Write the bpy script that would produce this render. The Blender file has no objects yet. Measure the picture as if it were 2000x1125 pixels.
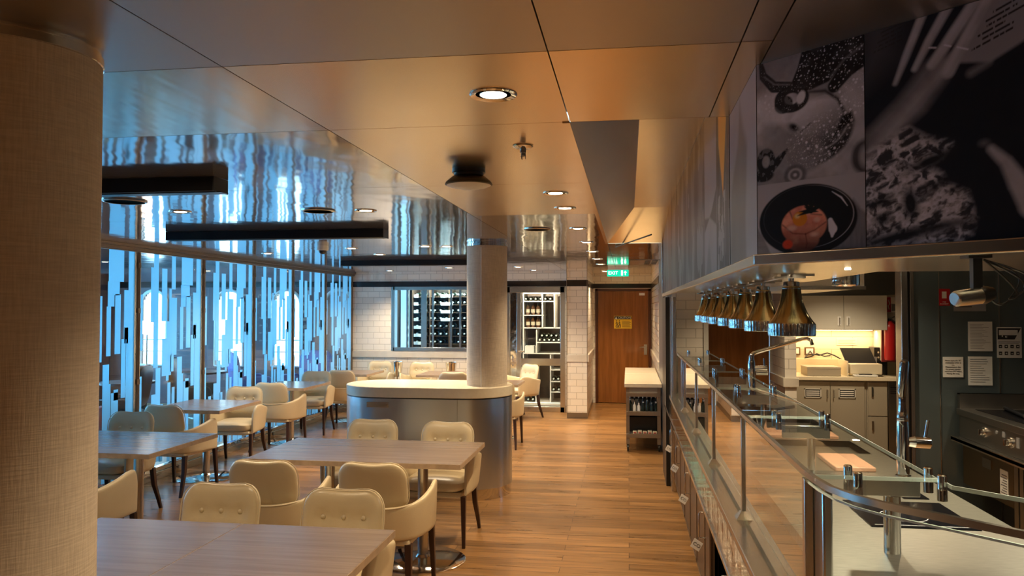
import bpy, math, random
import numpy as np
from mathutils import Vector, Matrix, noise
random.seed(7); np.random.seed(7)
S = bpy.context.scene
COL = S.collection
PI = math.pi

# ---------------------------------------------------------------- camera, world, exposure
cam_d = bpy.data.cameras.new('camera'); cam = bpy.data.objects.new('camera', cam_d); COL.objects.link(cam)
cam_d.sensor_width = 36.0; cam_d.lens = 36.0 * 1540 / 2000.0; cam_d.clip_start = 0.05; cam_d.clip_end = 200
cam.location = (0, 0, 1.75)
cam.rotation_euler = (math.radians(90 + 1.469), 0, math.radians(8.385))
S.camera = cam
S.view_settings.view_transform = 'Standard'; S.view_settings.look = 'None'
S.view_settings.exposure = 1.45; S.view_settings.gamma = 1.0; S.view_settings.use_curve_mapping = False
S.cycles.max_bounces = 10; S.cycles.diffuse_bounces = 4; S.cycles.glossy_bounces = 6
S.cycles.transmission_bounces = 6; S.cycles.transparent_max_bounces = 24
S.cycles.caustics_reflective = True; S.cycles.caustics_refractive = False
S.cycles.sample_clamp_indirect = 4.0; S.cycles.blur_glossy = 0.5
W = bpy.data.worlds.new('world'); S.world = W; W.use_nodes = True
W.node_tree.nodes['Background'].inputs[0].default_value = (0.45, 0.75, 1.0, 1)
W.node_tree.nodes['Background'].inputs[1].default_value = 2.2

def area(name, loc, rot, sx, sy, power, color):
    d = bpy.data.lights.new(name, 'AREA'); d.shape = 'RECTANGLE'; d.size = sx; d.size_y = sy
    d.energy = power; d.color = color
    o = bpy.data.objects.new(name, d); COL.objects.link(o); o.location = loc; o.rotation_euler = rot
    return o
# area lamps for daylight, at mostly unseen outer windows added for the light
WIN_Y = (5.6, 8.0, 10.4, 12.3)
for y in WIN_Y:
    area('window_daylight', (-9.85, y, 1.45), (0, -PI/2, 0), 1.7, 1.7, 84, (0.10, 0.50, 1.0))

# ---------------------------------------------------------------- helpers
_mats = {}
def nodes(m): return m.node_tree.nodes, m.node_tree.links
def mat(name, col, rough=0.5, metal=0.0, bump=0.0, bscale=60.0, bstretch=(1, 1, 1), vary=0.0, vscale=8.0,
        vstretch=(1, 1, 1), col2=None, rvary=0.0, emit=None, estr=0.0, coat=0.0, spec=0.5, aniso=0.0):
    m = bpy.data.materials.new(name); m.use_nodes = True
    N, L = nodes(m); b = N['Principled BSDF']
    b.inputs['Base Color'].default_value = (*col, 1); b.inputs['Roughness'].default_value = rough
    b.inputs['Metallic'].default_value = metal; b.inputs['Coat Weight'].default_value = coat
    b.inputs['Specular IOR Level'].default_value = spec
    if aniso: b.inputs['Anisotropic'].default_value = aniso
    tc = N.new('ShaderNodeTexCoord')
    def nz(scale, st, detail=3):
        mp = N.new('ShaderNodeMapping'); mp.inputs['Scale'].default_value = st
        L.new(tc.outputs['Object'], mp.inputs[0])
        t = N.new('ShaderNodeTexNoise'); t.inputs['Scale'].default_value = scale; t.inputs['Detail'].default_value = detail
        L.new(mp.outputs[0], t.inputs['Vector']); return t
    if vary or col2:
        t = nz(vscale, vstretch, 4)
        r = N.new('ShaderNodeMix'); r.data_type = 'RGBA'
        c2 = col2 if col2 else tuple(c * (1 - vary) for c in col)
        r.inputs['A'].default_value = (*col, 1); r.inputs['B'].default_value = (*c2, 1)
        mr = N.new('ShaderNodeMapRange'); mr.inputs[1].default_value = 0.35; mr.inputs[2].default_value = 0.65
        L.new(t.outputs['Fac'], mr.inputs[0]); L.new(mr.outputs[0], r.inputs['Factor'])
        L.new(r.outputs['Result'], b.inputs['Base Color'])
    if rvary:
        t = nz(vscale, vstretch, 4)
        mr = N.new('ShaderNodeMapRange'); mr.inputs[3].default_value = max(rough - rvary, 0.02); mr.inputs[4].default_value = rough + rvary
        L.new(t.outputs['Fac'], mr.inputs[0]); L.new(mr.outputs[0], b.inputs['Roughness'])
    if bump:
        t = nz(bscale, bstretch, 2)
        bp = N.new('ShaderNodeBump'); bp.inputs['Strength'].default_value = 1.0; bp.inputs['Distance'].default_value = bump
        L.new(t.outputs['Fac'], bp.inputs['Height']); L.new(bp.outputs[0], b.inputs['Normal'])
    if emit:
        b.inputs['Emission Color'].default_value = (*emit, 1); b.inputs['Emission Strength'].default_value = estr
    return m

def pane_mat(name, tint=(0.97, 0.99, 0.98), ior=1.5, boost=1.0):
    m = bpy.data.materials.new(name); m.use_nodes = True
    N, L = nodes(m); N.remove(N['Principled BSDF']); out = N['Material Output']
    t = N.new('ShaderNodeBsdfTransparent'); t.inputs[0].default_value = (*tint, 1)
    g = N.new('ShaderNodeBsdfGlossy'); g.inputs['Roughness'].default_value = 0.0; g.inputs[0].default_value = (1, 1, 1, 1)
    f = N.new('ShaderNodeFresnel'); f.inputs[0].default_value = ior
    mu = N.new('ShaderNodeMath'); mu.operation = 'MULTIPLY'; mu.inputs[1].default_value = boost; mu.use_clamp = True
    mx = N.new('ShaderNodeMixShader')
    ge = N.new('ShaderNodeNewGeometry'); iv = N.new('ShaderNodeMath'); iv.operation = 'SUBTRACT'; iv.inputs[0].default_value = 1.0
    m2 = N.new('ShaderNodeMath'); m2.operation = 'MULTIPLY'
    L.new(ge.outputs['Backfacing'], iv.inputs[1]); L.new(f.outputs[0], mu.inputs[0]); L.new(mu.outputs[0], m2.inputs[0]); L.new(iv.outputs[0], m2.inputs[1])
    L.new(m2.outputs[0], mx.inputs[0]); L.new(t.outputs[0], mx.inputs[1]); L.new(g.outputs[0], mx.inputs[2])
    L.new(mx.outputs[0], out.inputs[0]); return m

def brick_mat(name, ax, c1, c2, mortar, bw, rh, msize=0.004, rough=0.2, off=0.5, bump=0.0015, grain=None, gstr=0.3, rough_v=0.0, spec=0.5):
    """planar brick pattern; ax = which object axes give (u, v)"""
    m = bpy.data.materials.new(name); m.use_nodes = True
    N, L = nodes(m); b = N['Principled BSDF']; b.inputs['Roughness'].default_value = rough; b.inputs['Specular IOR Level'].default_value = spec
    tc = N.new('ShaderNodeTexCoord'); sp = N.new('ShaderNodeSeparateXYZ'); cb = N.new('ShaderNodeCombineXYZ')
    L.new(tc.outputs['Object'], sp.inputs[0])
    L.new(sp.outputs[ax[0]], cb.inputs[0]); L.new(sp.outputs[ax[1]], cb.inputs[1])
    t = N.new('ShaderNodeTexBrick'); L.new(cb.outputs[0], t.inputs['Vector'])
    t.inputs['Color1'].default_value = (*c1, 1); t.inputs['Color2'].default_value = (*c2, 1); t.inputs['Mortar'].default_value = (*mortar, 1)
    t.inputs['Scale'].default_value = 1.0; t.inputs['Brick Width'].default_value = bw; t.inputs['Row Height'].default_value = rh
    t.inputs['Mortar Size'].default_value = msize; t.inputs['Mortar Smooth'].default_value = 0.1; t.offset = off
    src = t.outputs['Color']
    if grain:
        mp = N.new('ShaderNodeMapping'); mp.inputs['Scale'].default_value = grain; L.new(tc.outputs['Object'], mp.inputs[0])
        # shift the grain from plank to plank
        n = N.new('ShaderNodeTexNoise'); n.inputs['Scale'].default_value = 1.0; n.inputs['Detail'].default_value = 6; n.inputs['Distortion'].default_value = 0.6
        va = N.new('ShaderNodeVectorMath'); va.operation = 'MULTIPLY_ADD'; va.inputs[1].default_value = (37, 37, 37)
        L.new(t.outputs['Color'], va.inputs[0]); L.new(mp.outputs[0], va.inputs[2]); L.new(va.outputs[0], n.inputs['Vector'])
        mr = N.new('ShaderNodeMapRange'); mr.inputs[1].default_value = 0.3; mr.inputs[2].default_value = 0.7
        mr.inputs[3].default_value = 1 - gstr; mr.inputs[4].default_value = 1 + gstr * 0.4
        L.new(n.outputs['Fac'], mr.inputs[0])
        mx = N.new('ShaderNodeMix'); mx.data_type = 'RGBA'; mx.blend_type = 'MULTIPLY'; mx.inputs['Factor'].default_value = 1
        L.new(src, mx.inputs['A']); L.new(mr.outputs[0], mx.inputs['B']); src = mx.outputs['Result']
        if rough_v:
            m2 = N.new('ShaderNodeMapRange'); m2.inputs[3].default_value = rough - rough_v; m2.inputs[4].default_value = rough + rough_v
            L.new(n.outputs['Fac'], m2.inputs[0]); L.new(m2.outputs[0], b.inputs['Roughness'])
    L.new(src, b.inputs['Base Color'])
    if bump:
        iv = N.new('ShaderNodeMath'); iv.operation = 'SUBTRACT'; iv.inputs[0].default_value = 1.0
        L.new(t.outputs['Fac'], iv.inputs[1])
        bp = N.new('ShaderNodeBump'); bp.inputs['Distance'].default_value = bump; bp.inputs['Strength'].default_value = 0.6
        L.new(iv.outputs[0], bp.inputs['Height']); L.new(bp.outputs[0], b.inputs['Normal'])
    return m

M = {}
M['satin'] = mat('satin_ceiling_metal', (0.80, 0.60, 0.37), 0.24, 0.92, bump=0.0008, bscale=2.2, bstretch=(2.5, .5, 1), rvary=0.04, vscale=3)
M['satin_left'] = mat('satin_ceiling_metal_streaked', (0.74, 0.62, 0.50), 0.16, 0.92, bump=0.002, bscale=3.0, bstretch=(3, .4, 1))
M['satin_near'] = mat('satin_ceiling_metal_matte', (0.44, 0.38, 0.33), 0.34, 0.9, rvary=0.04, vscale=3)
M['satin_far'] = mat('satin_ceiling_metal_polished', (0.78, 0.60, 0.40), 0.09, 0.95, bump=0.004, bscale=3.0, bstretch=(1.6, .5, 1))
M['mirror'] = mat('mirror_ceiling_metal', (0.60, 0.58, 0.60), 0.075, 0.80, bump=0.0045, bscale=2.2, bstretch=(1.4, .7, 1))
M['steel'] = mat('brushed_steel', (0.60, 0.57, 0.52), 0.24, 1.0, rvary=0.04, vscale=6)
M['steel_dull'] = mat('dull_kitchen_steel', (0.34, 0.33, 0.31), 0.33, 1.0, bump=0.0006, bscale=3, rvary=0.05)
M['worksteel'] = mat('scratched_worktop_steel', (0.50, 0.48, 0.42), 0.33, 0.95, vary=0.25, vscale=22, vstretch=(1, 14, 1), rvary=0.10)
M['panelsteel'] = mat('dark_wall_steel', (0.17, 0.225, 0.25), 0.30, 0.72, bump=0.002, bscale=1.6, bstretch=(1, 1, .5))
M['chrome'] = mat('chrome', (0.80, 0.79, 0.77), 0.06, 1.0)
M['chrome_w'] = mat('polished_steel_rippled', (0.68, 0.65, 0.60), 0.10, 1.0, bump=0.004, bscale=7)
M['bronze'] = mat('golden_steel_lamp', (0.42, 0.35, 0.19), 0.12, 1.0)
M['dividersteel'] = mat('divider_satin_steel', (0.52, 0.54, 0.57), 0.28, 0.92)
M['cream'] = mat('cream_leather', (0.68, 0.56, 0.36), 0.32, 0, bump=0.0004, bscale=70, vary=0.06, vscale=5, spec=0.5)
M['creampipe'] = mat('cream_piping', (0.66, 0.56, 0.38), 0.35)
M['darkwood'] = mat('dark_chair_wood', (0.045, 0.018, 0.011), 0.3, vary=0.4, vscale=30, vstretch=(1, 1, .1))
M['tablewood'] = mat('taupe_wood_laminate', (0.27, 0.190, 0.132), 0.27, 0, vary=0.0, vscale=1.0, vstretch=(2.2, 60, 10), col2=(0.205, 0.140, 0.096), spec=0.6)
M['tableedge'] = mat('pale_table_edge', (0.50, 0.36, 0.24), 0.4, vary=0.2, vscale=20)
M['floor'] = brick_mat('oak_planks', ('X', 'Y'), (0.37, 0.190, 0.066), (0.21, 0.106, 0.036), (0.08, 0.04, 0.018), 1.25, 0.125, 0.0022, 0.30, 0.37, 0.0008, grain=(2.0, 26, 1), gstr=0.42, rough_v=0.08)
M['tileY'] = brick_mat('white_tiles_facing', ('X', 'Z'), (0.80, 0.74, 0.65), (0.76, 0.70, 0.61), (0.50, 0.45, 0.38), 0.205, 0.102, 0.004, 0.13)
M['tileX'] = brick_mat('white_tiles_side', ('Y', 'Z'), (0.80, 0.74, 0.65), (0.76, 0.70, 0.61), (0.50, 0.45, 0.38), 0.205, 0.102, 0.004, 0.13)
M['tileband'] = mat('marble_band_tile', (0.66, 0.60, 0.51), 0.15, vary=0.1, vscale=6)
M['blacktrim'] = mat('dark_brown_trim', (0.022, 0.014, 0.011), 0.22)
M['doorwood'] = mat('brown_door_veneer', (0.30, 0.115, 0.028), 0.20, 0, vary=0.0, vscale=1.0, vstretch=(22, 22, 1.6), col2=(0.22, 0.080, 0.018), coat=0.3)
M['doorframe'] = mat('dark_red_door_frame', (0.085, 0.028, 0.014), 0.3)
M['colfabric'] = None
M['whitestone'] = mat('cream_solid_surface', (0.74, 0.66, 0.50), 0.25, vary=0.05, vscale=30)
M['black'] = mat('black_plastic', (0.010, 0.010, 0.011), 0.35)
M['blackmat'] = mat('black_matte_metal', (0.006, 0.007, 0.011), 0.45, spec=0.3)
M['whiteplast'] = mat('white_plastic', (0.72, 0.70, 0.66), 0.4)
M['greyplast'] = mat('grey_plastic', (0.25, 0.25, 0.26), 0.45)
M['paper'] = mat('printed_paper', (0.66, 0.67, 0.66), 0.6)
M['ink'] = mat('black_ink', (0.02, 0.02, 0.022), 0.6)
M['inkgrey'] = mat('grey_ink', (0.16, 0.16, 0.17), 0.6)
M['red'] = mat('red_enamel', (0.42, 0.012, 0.015), 0.3)
M['green'] = mat('green_exit_sign', (0.0, 0.28, 0.16), 0.3, emit=(0.0, 0.55, 0.32), estr=0.55)
M['signwhite'] = mat('sign_white', (0.8, 0.8, 0.8), 0.4, emit=(1, 1, 1), estr=0.8)
M['white'] = mat('white_print', (0.75, 0.75, 0.74), 0.5)
M['yellow'] = mat('yellow_sign', (0.80, 0.52, 0.02), 0.4)
M['greige'] = mat('greige_cabinet_laminate', (0.36, 0.32, 0.25), 0.35)
M['whitecab'] = mat('pale_cabinet_laminate', (0.58, 0.56, 0.50), 0.3)
M['warmtop'] = mat('cream_kitchen_worktop', (0.70, 0.62, 0.46), 0.3)
M['cabdark'] = mat('dark_plum_door', (0.055, 0.030, 0.024), 0.30)
M['cabframe'] = mat('bronze_door_frame', (0.22, 0.17, 0.13), 0.30, 0.8)
M['trolleymetal'] = mat('taupe_trolley_metal', (0.28, 0.23, 0.18), 0.35, 0.6)
M['boardwood'] = mat('pink_cutting_board', (0.62, 0.34, 0.22), 0.4)
M['hobglass'] = mat('black_hob_glass', (0.006, 0.006, 0.008), 0.12, spec=0.15)
M['hobline'] = mat('white_hob_marking', (0.6, 0.6, 0.6), 0.4)
M['bottle'] = mat('dark_wine_glass', (0.012, 0.020, 0.010), 0.08, coat=0.5)
M['bottlecap'] = mat('pale_bottle_capsule', (0.75, 0.85, 0.84), 0.35)
M['winelabel'] = mat('cream_wine_label', (0.60, 0.56, 0.44), 0.6)
M['rackwood'] = mat('brown_rack_wood', (0.12, 0.065, 0.035), 0.45)
M['cellarwhite'] = mat('white_cellar_shelf', (0.72, 0.70, 0.66), 0.35)
M['lampglow'] = mat('downlight_glow', (1, 1, 1), 0.4, emit=(1.0, 0.80, 0.52), estr=14)
M['stripglow'] = mat('warm_strip_glow', (1, 1, 1), 0.4, emit=(1.0, 0.66, 0.30), estr=5)
M['coolglow'] = mat('cool_cellar_glow', (1, 1, 1), 0.4, emit=(0.85, 0.95, 1.0), estr=5)
M['pane'] = pane_mat('clear_glass_pane')
M['shelfglass'] = pane_mat('shelf_glass', (0.96, 0.98, 0.965), 1.5, 1.1)
M['guardglass'] = pane_mat('guard_glass', (0.93, 0.97, 0.94), 1.6, 1.5)
M['glassedge'] = mat('pale_glass_edge', (0.55, 0.62, 0.55), 0.12)
M['loungeblue'] = mat('blue_upholstery', (0.06, 0.14, 0.42), 0.6)
M['loungedark'] = mat('dark_lounge_leather', (0.016, 0.014, 0.016), 0.4)
M['loungered'] = mat('red_lounge_fabric', (0.35, 0.03, 0.04), 0.6)
M['greywall'] = mat('outer_room_wall', (0.10, 0.065, 0.075), 0.5)
M['alcove'] = mat('pink_white_alcove', (0.62, 0.50, 0.48), 0.5)
M['fluid'] = mat('brown_bottle_glass', (0.09, 0.035, 0.012), 0.1, coat=0.4)

def fabric():
    m = mat('woven_column_fabric', (0.52, 0.43, 0.33), 0.75)
    N, L = nodes(m); b = N['Principled BSDF']; tc = N.new('ShaderNodeTexCoord')
    hs = []
    for st in ((14, 14, 260), (260, 260, 14)):
        mp = N.new('ShaderNodeMapping'); mp.inputs['Scale'].default_value = st; L.new(tc.outputs['Object'], mp.inputs[0])
        n = N.new('ShaderNodeTexNoise'); n.inputs['Scale'].default_value = 1; n.inputs['Detail'].default_value = 2; L.new(mp.outputs[0], n.inputs['Vector']); hs.append(n)
    a = N.new('ShaderNodeMath'); a.operation = 'ADD'; L.new(hs[0].outputs['Fac'], a.inputs[0]); L.new(hs[1].outputs['Fac'], a.inputs[1])
    mr = N.new('ShaderNodeMapRange'); mr.inputs[1].default_value = 0.75; mr.inputs[2].default_value = 1.25; L.new(a.outputs[0], mr.inputs[0])
    x = N.new('ShaderNodeMix'); x.data_type = 'RGBA'; x.inputs['A'].default_value = (0.50, 0.42, 0.33, 1); x.inputs['B'].default_value = (0.64, 0.55, 0.44, 1)
    L.new(mr.outputs[0], x.inputs['Factor']); L.new(x.outputs['Result'], b.inputs['Base Color'])
    bp = N.new('ShaderNodeBump'); bp.inputs['Distance'].default_value = 0.0006; L.new(a.outputs[0], bp.inputs['Height']); L.new(bp.outputs[0], b.inputs['Normal'])
    return m
M['colfabric'] = fabric()
def frosted():
    m = bpy.data.materials.new('frosted_film'); m.use_nodes = True
    N, L = nodes(m); N.remove(N['Principled BSDF']); out = N['Material Output']
    d = N.new('ShaderNodeBsdfDiffuse'); d.inputs[0].default_value = (0.66, 0.82, 0.92, 1)
    t = N.new('ShaderNodeBsdfTranslucent'); t.inputs[0].default_value = (0.66, 0.92, 0.99, 1)
    mx = N.new('ShaderNodeMixShader'); mx.inputs[0].default_value = 0.75
    L.new(d.outputs[0], mx.inputs[1]); L.new(t.outputs[0], mx.inputs[2]); L.new(mx.outputs[0], out.inputs[0]); return m
M['frost'] = frosted()
def vcol_mat(name, rough=0.3, spec=0.35):
    m = bpy.data.materials.new(name); m.use_nodes = True
    N, L = nodes(m); b = N['Principled BSDF']; b.inputs['Roughness'].default_value = rough; b.inputs['Specular IOR Level'].default_value = spec
    a = N.new('ShaderNodeVertexColor'); a.layer_name = 'print'
    L.new(a.outputs[0], b.inputs['Base Color']); return m
M['print'] = vcol_mat('printed_mural', 0.38, 0.25)

class MB:
    def __init__(s): s.v = []; s.f = []; s.m = []
    def add(s, vs, fs, mi=0):
        o = len(s.v); s.v += [tuple(p) for p in vs]; s.f += [tuple(i + o for i in f) for f in fs]; s.m += [mi] * len(fs); return s
    def box(s, x0, x1, y0, y1, z0, z1, mi=0):
        return s.add([(x0, y0, z0), (x1, y0, z0), (x1, y1, z0), (x0, y1, z0), (x0, y0, z1), (x1, y0, z1), (x1, y1, z1), (x0, y1, z1)],
                     [(0, 3, 2, 1), (4, 5, 6, 7), (0, 1, 5, 4), (1, 2, 6, 5), (2, 3, 7, 6), (3, 0, 4, 7)], mi)
    def prism(s, poly, z0, z1, mi=0):
        n = len(poly)
        a = sum(poly[i][0] * poly[(i + 1) % n][1] - poly[(i + 1) % n][0] * poly[i][1] for i in range(n))
        if a < 0: poly = poly[::-1]
        return s.add([(x, y, z0) for x, y in poly] + [(x, y, z1) for x, y in poly],
                     [tuple(range(n))[::-1], tuple(range(n, 2 * n))] + [(i, (i + 1) % n, (i + 1) % n + n, i + n) for i in range(n)], mi)
    def obox(s, p0, p1, w, z0, z1, mi=0):
        """box along the plan segment p0-p1, w wide to its left"""
        d = Vector((p1[0] - p0[0], p1[1] - p0[1])); d.normalize(); n = Vector((-d.y, d.x)) * w
        return s.prism([p0, p1, (p1[0] + n.x, p1[1] + n.y), (p0[0] + n.x, p0[1] + n.y)], z0, z1, mi)
    def tube(s, path, r, n=12, mi=0, caps=True):
        P = [Vector(p) for p in path]; R = r if isinstance(r, (list, tuple)) else [r] * len(P)
        o = len(s.v); up = None
        for i, p in enumerate(P):
            t = (P[min(i + 1, len(P) - 1)] - P[max(i - 1, 0)]).normalized()
            if up is None: up = t.orthogonal().normalized()
            else: up = (up - t * up.dot(t)).normalized()
            b = t.cross(up)
            for k in range(n):
                a = 2 * PI * k / n; s.v.append(tuple(p + (up * math.cos(a) + b * math.sin(a)) * R[i]))
        for i in range(len(P) - 1):
            for k in range(n):
                k2 = (k + 1) % n; s.f.append((o + i * n + k, o + i * n + k2, o + (i + 1) * n + k2, o + (i + 1) * n + k)); s.m.append(mi)
        if caps:
            s.f.append(tuple(o + k for k in range(n))[::-1]); s.m.append(mi)
            s.f.append(tuple(o + (len(P) - 1) * n + k for k in range(n))); s.m.append(mi)
        return s
    def cyl(s, p0, p1, r, n=24, r2=None, mi=0): return s.tube([p0, p1], [r, r if r2 is None else r2], n, mi)
    def lathe(s, prof, c=(0, 0, 0), n=32, mi=0, flute=0, frange=(0, 0)):
        o = len(s.v)
        for (r, z) in prof:
            for k in range(n):
                a = 2 * PI * k / n; rr = r
                if flute and frange[0] <= z <= frange[1]: rr = r * (1 + 0.018 * math.cos(flute * a))
                s.v.append((c[0] + rr * math.cos(a), c[1] + rr * math.sin(a), c[2] + z))
        for i in range(len(prof) - 1):
            for k in range(n):
                k2 = (k + 1) % n; s.f.append((o + i * n + k, o + i * n + k2, o + (i + 1) * n + k2, o + (i + 1) * n + k)); s.m.append(mi)
        if prof[0][0] > 1e-6: s.f.append(tuple(o + k for k in range(n))[::-1]); s.m.append(mi)
        if prof[-1][0] > 1e-6: s.f.append(tuple(o + (len(prof) - 1) * n + k for k in range(n))); s.m.append(mi)
        return s
    def grid(s, fn, nu, nv, mi=0, closed_u=False):
        o = len(s.v)
        for j in range(nv + 1):
            for i in range(nu + (0 if closed_u else 1)):
                s.v.append(tuple(fn(i / nu, j / nv)))
        w = nu if closed_u else nu + 1
        for j in range(nv):
            for i in range(nu):
                i2 = (i + 1) % w if closed_u else i + 1
                s.f.append((o + j * w + i, o + j * w + i2, o + (j + 1) * w + i2, o + (j + 1) * w + i)); s.m.append(mi)
        return s
    def xf(s, mtx, start=0):
        for i in range(start, len(s.v)): s.v[i] = tuple(mtx @ Vector(s.v[i]))
        return s
    def build(s, name, m, parent=None, bevel=0.0, smooth=True, world=True, seg=2):
        off = Vector(parent.get('_o', (0, 0, 0))) if (parent is not None and world) else Vector((0, 0, 0))
        me = bpy.data.meshes.new(name)
        me.from_pydata([(p[0] - off.x, p[1] - off.y, p[2] - off.z) for p in s.v], [], s.f)
        ms = m if isinstance(m, (list, tuple)) else [m]
        for x in ms: me.materials.append(x)
        if len(ms) > 1: me.polygons.foreach_set('material_index', s.m)
        if smooth:
            me.polygons.foreach_set('use_smooth', [True] * len(me.polygons)); me.set_sharp_from_angle(angle=math.radians(38))
        me.update()
        o = bpy.data.objects.new(name, me); COL.objects.link(o)
        if parent is not None:
            o.parent = parent; o['_o'] = tuple(off)
        if bevel:
            b = o.modifiers.new('bevel', 'BEVEL'); b.width = bevel; b.segments = seg; b.limit_method = 'ANGLE'; b.angle_limit = math.radians(40)
        return o

def B(*a): return MB().box(*a)
def tag(o, label, cat, group=None):
    o['label'] = label; o['category'] = cat
    if group: o['group'] = group
    return o
def thing(name, label, cat, loc=(0, 0, 0), rz=0.0, group=None, local=False):
    o = bpy.data.objects.new(name, None); COL.objects.link(o); o.location = loc; o.rotation_euler = (0, 0, rz)
    o.empty_display_size = 0.05
    o['_o'] = (0, 0, 0) if local else tuple(loc)
    return tag(o, label, cat, group)
def struct(o):
    o['kind'] = 'structure'; return o
def copy_tree(o, parent=None):
    c = o.copy(); COL.objects.link(c)
    if parent is not None: c.parent = parent
    for ch in list(o.children): copy_tree(ch, c)
    return c
def clone(o, loc, rz=0.0, label=None, group=None):
    c = copy_tree(o); c.location = loc; c.rotation_euler = (0, 0, rz)
    if label: c['label'] = label
    if group: c['group'] = group
    return c
def text(body, name, loc, size, m, parent=None, rot=(PI/2, 0, 0), align='CENTER', ext=0.0004, sx=1.0):
    cu = bpy.data.curves.new(name, 'FONT'); cu.body = body; cu.size = size; cu.extrude = ext
    cu.align_x = align; cu.align_y = 'CENTER'; cu.materials.append(m); cu.resolution_u = 2
    o = bpy.data.objects.new(name, cu); COL.objects.link(o)
    if parent is not None:
        off = parent.get('_o', (0, 0, 0)); o.parent = parent; loc = tuple(loc[i] - off[i] for i in range(3))
    o.location = loc; o.rotation_euler = rot; o.scale = (sx, 1, 1); return o

def squircle(u, v, w, h, rad):
    """map square [-1,1]^2 concentrically on a rounded rectangle w x h"""
    r = max(abs(u), abs(v))
    if r < 1e-9: return 0.0, 0.0
    u1, v1 = u / r, v / r
    x, y = u1 * w / 2, v1 * h / 2
    cx, cy = w / 2 - rad, h / 2 - rad
    ax, ay = abs(x), abs(y)
    if ax > cx and ay > cy:
        dx, dy = ax - cx, ay - cy
        a = math.atan2(dy, dx); k = rad
        ax, ay = cx + k * math.cos(a), cy + k * math.sin(a)
    return math.copysign(ax, x) * r, math.copysign(ay, y) * r
def pillow(w, h, rad, t, n=14, fn=None, puff=None, edge=0.35):
    """closed cushion; x across, y up the outline, z thickness; fn deforms points"""
    mb = MB()
    us = [math.sin(PI / 2 * (2 * i / n - 1)) for i in range(n + 1)]
    def prof(u, v):
        r = max(abs(u), abs(v)); return (1 - r ** 6) ** 0.5 if r < 1 else 0
    def side(sgn):
        idx = {}
        for j, v in enumerate(us):
            for i, u in enumerate(us):
                x, y = squircle(u, v, w, h, rad); k = prof(u, v)
                z = sgn * t / 2 * (1 - edge + edge * 0 + 0) * k + sgn * t / 2 * edge * k
                if puff: z += sgn * puff(x, y, sgn) * k
                p = Vector((x, y, z)); p = fn(p) if fn else p
                mb.v.append(tuple(p)); idx[(i, j)] = len(mb.v) - 1
        for j in range(n):
            for i in range(n):
                q = (idx[(i, j)], idx[(i + 1, j)], idx[(i + 1, j + 1)], idx[(i, j + 1)])
                mb.f.append(q if sgn > 0 else q[::-1]); mb.m.append(0)
    side(1); side(-1)
    return mb
def weld(o, d=0.0005):
    import bmesh
    bm = bmesh.new(); bm.from_mesh(o.data); bmesh.ops.remove_doubles(bm, verts=bm.verts, dist=d); bm.to_mesh(o.data); bm.free()
    return o

# ================================================================ SETTING
CZ = 2.37
struct(B(-10.0, 4.6, -3.4, 16.2, -0.06, 0).build('floor', M['floor']))
# ceiling: metal panels with dark joints, one object
cl = MB(); g = 0.0018
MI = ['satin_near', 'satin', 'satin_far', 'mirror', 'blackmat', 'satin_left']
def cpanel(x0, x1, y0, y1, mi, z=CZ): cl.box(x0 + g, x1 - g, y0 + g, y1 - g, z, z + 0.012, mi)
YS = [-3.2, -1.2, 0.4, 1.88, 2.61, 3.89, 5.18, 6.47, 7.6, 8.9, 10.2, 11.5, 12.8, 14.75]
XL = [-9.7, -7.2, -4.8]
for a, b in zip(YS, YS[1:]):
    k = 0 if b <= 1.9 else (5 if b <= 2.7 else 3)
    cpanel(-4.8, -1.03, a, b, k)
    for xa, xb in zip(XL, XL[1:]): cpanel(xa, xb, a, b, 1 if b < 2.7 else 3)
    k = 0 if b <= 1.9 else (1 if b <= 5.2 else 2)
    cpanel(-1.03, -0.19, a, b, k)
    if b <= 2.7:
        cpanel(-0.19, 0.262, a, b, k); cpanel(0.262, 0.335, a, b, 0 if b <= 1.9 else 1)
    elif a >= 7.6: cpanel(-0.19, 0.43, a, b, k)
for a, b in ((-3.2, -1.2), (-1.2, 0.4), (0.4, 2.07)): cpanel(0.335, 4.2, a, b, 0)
cl.box(0.335, 4.3, -3.3, 2.6, CZ + 0.03, CZ + 0.05, 4)
cl.box(-9.8, -0.21, -3.3, 14.8, CZ + 0.03, CZ + 0.05, 4); cl.box(-0.21, 2.7, -3.3, 2.6, CZ + 0.03, CZ + 0.05, 4); cl.box(-0.21, 0.5, 7.62, 14.8, CZ + 0.03, CZ + 0.05, 4)
# raised coffer beside the mural
rz = 2.56; A = [(-0.19, 2.61, CZ), (0.05, 2.61, rz), (0.40, 2.61, rz)]; 
cl.add([(-0.19, 2.612, CZ), (0.05, 2.612, rz), (0.05, 6.4, rz), (-0.19, 7.58, CZ)], [(0, 1, 2, 3)], 1)
cl.add([(0.05, 2.612, rz), (0.42, 2.612, rz), (0.42, 6.4, rz), (0.05, 6.4, rz)], [(0, 1, 2, 3)], 1)
cl.add([(0.05, 6.4, rz), (0.42, 6.4, rz), (0.42, 7.58, CZ), (-0.19, 7.58, CZ)], [(0, 1, 2, 3)], 1)
cl.add([(-0.19, 2.612, CZ), (0.42, 2.612, CZ), (0.42, 2.612, rz), (0.05, 2.612, rz)], [(0, 1, 2, 3)], 1)
cl.box(-0.215, -0.19, 2.61, 7.6, CZ - 0.004, CZ + 0.03, 1)
struct(cl.build('ceiling', [M[k] for k in MI], smooth=False))
struct(B(0.43, 4.3, 2.5, 14.8, 2.31, 2.35).build('ceiling', M['steel_dull'], smooth=False))

struct(B(-9.2, 4.3, -3.3, -3.2, 0, CZ).build('wall_rear', mat('rear_wall_warm', (0.30, 0.21, 0.14), 0.5)))
struct(B(4.2, 4.3, -3.2, 14.8, 0, CZ).build('wall_right', M['steel_dull']))
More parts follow.
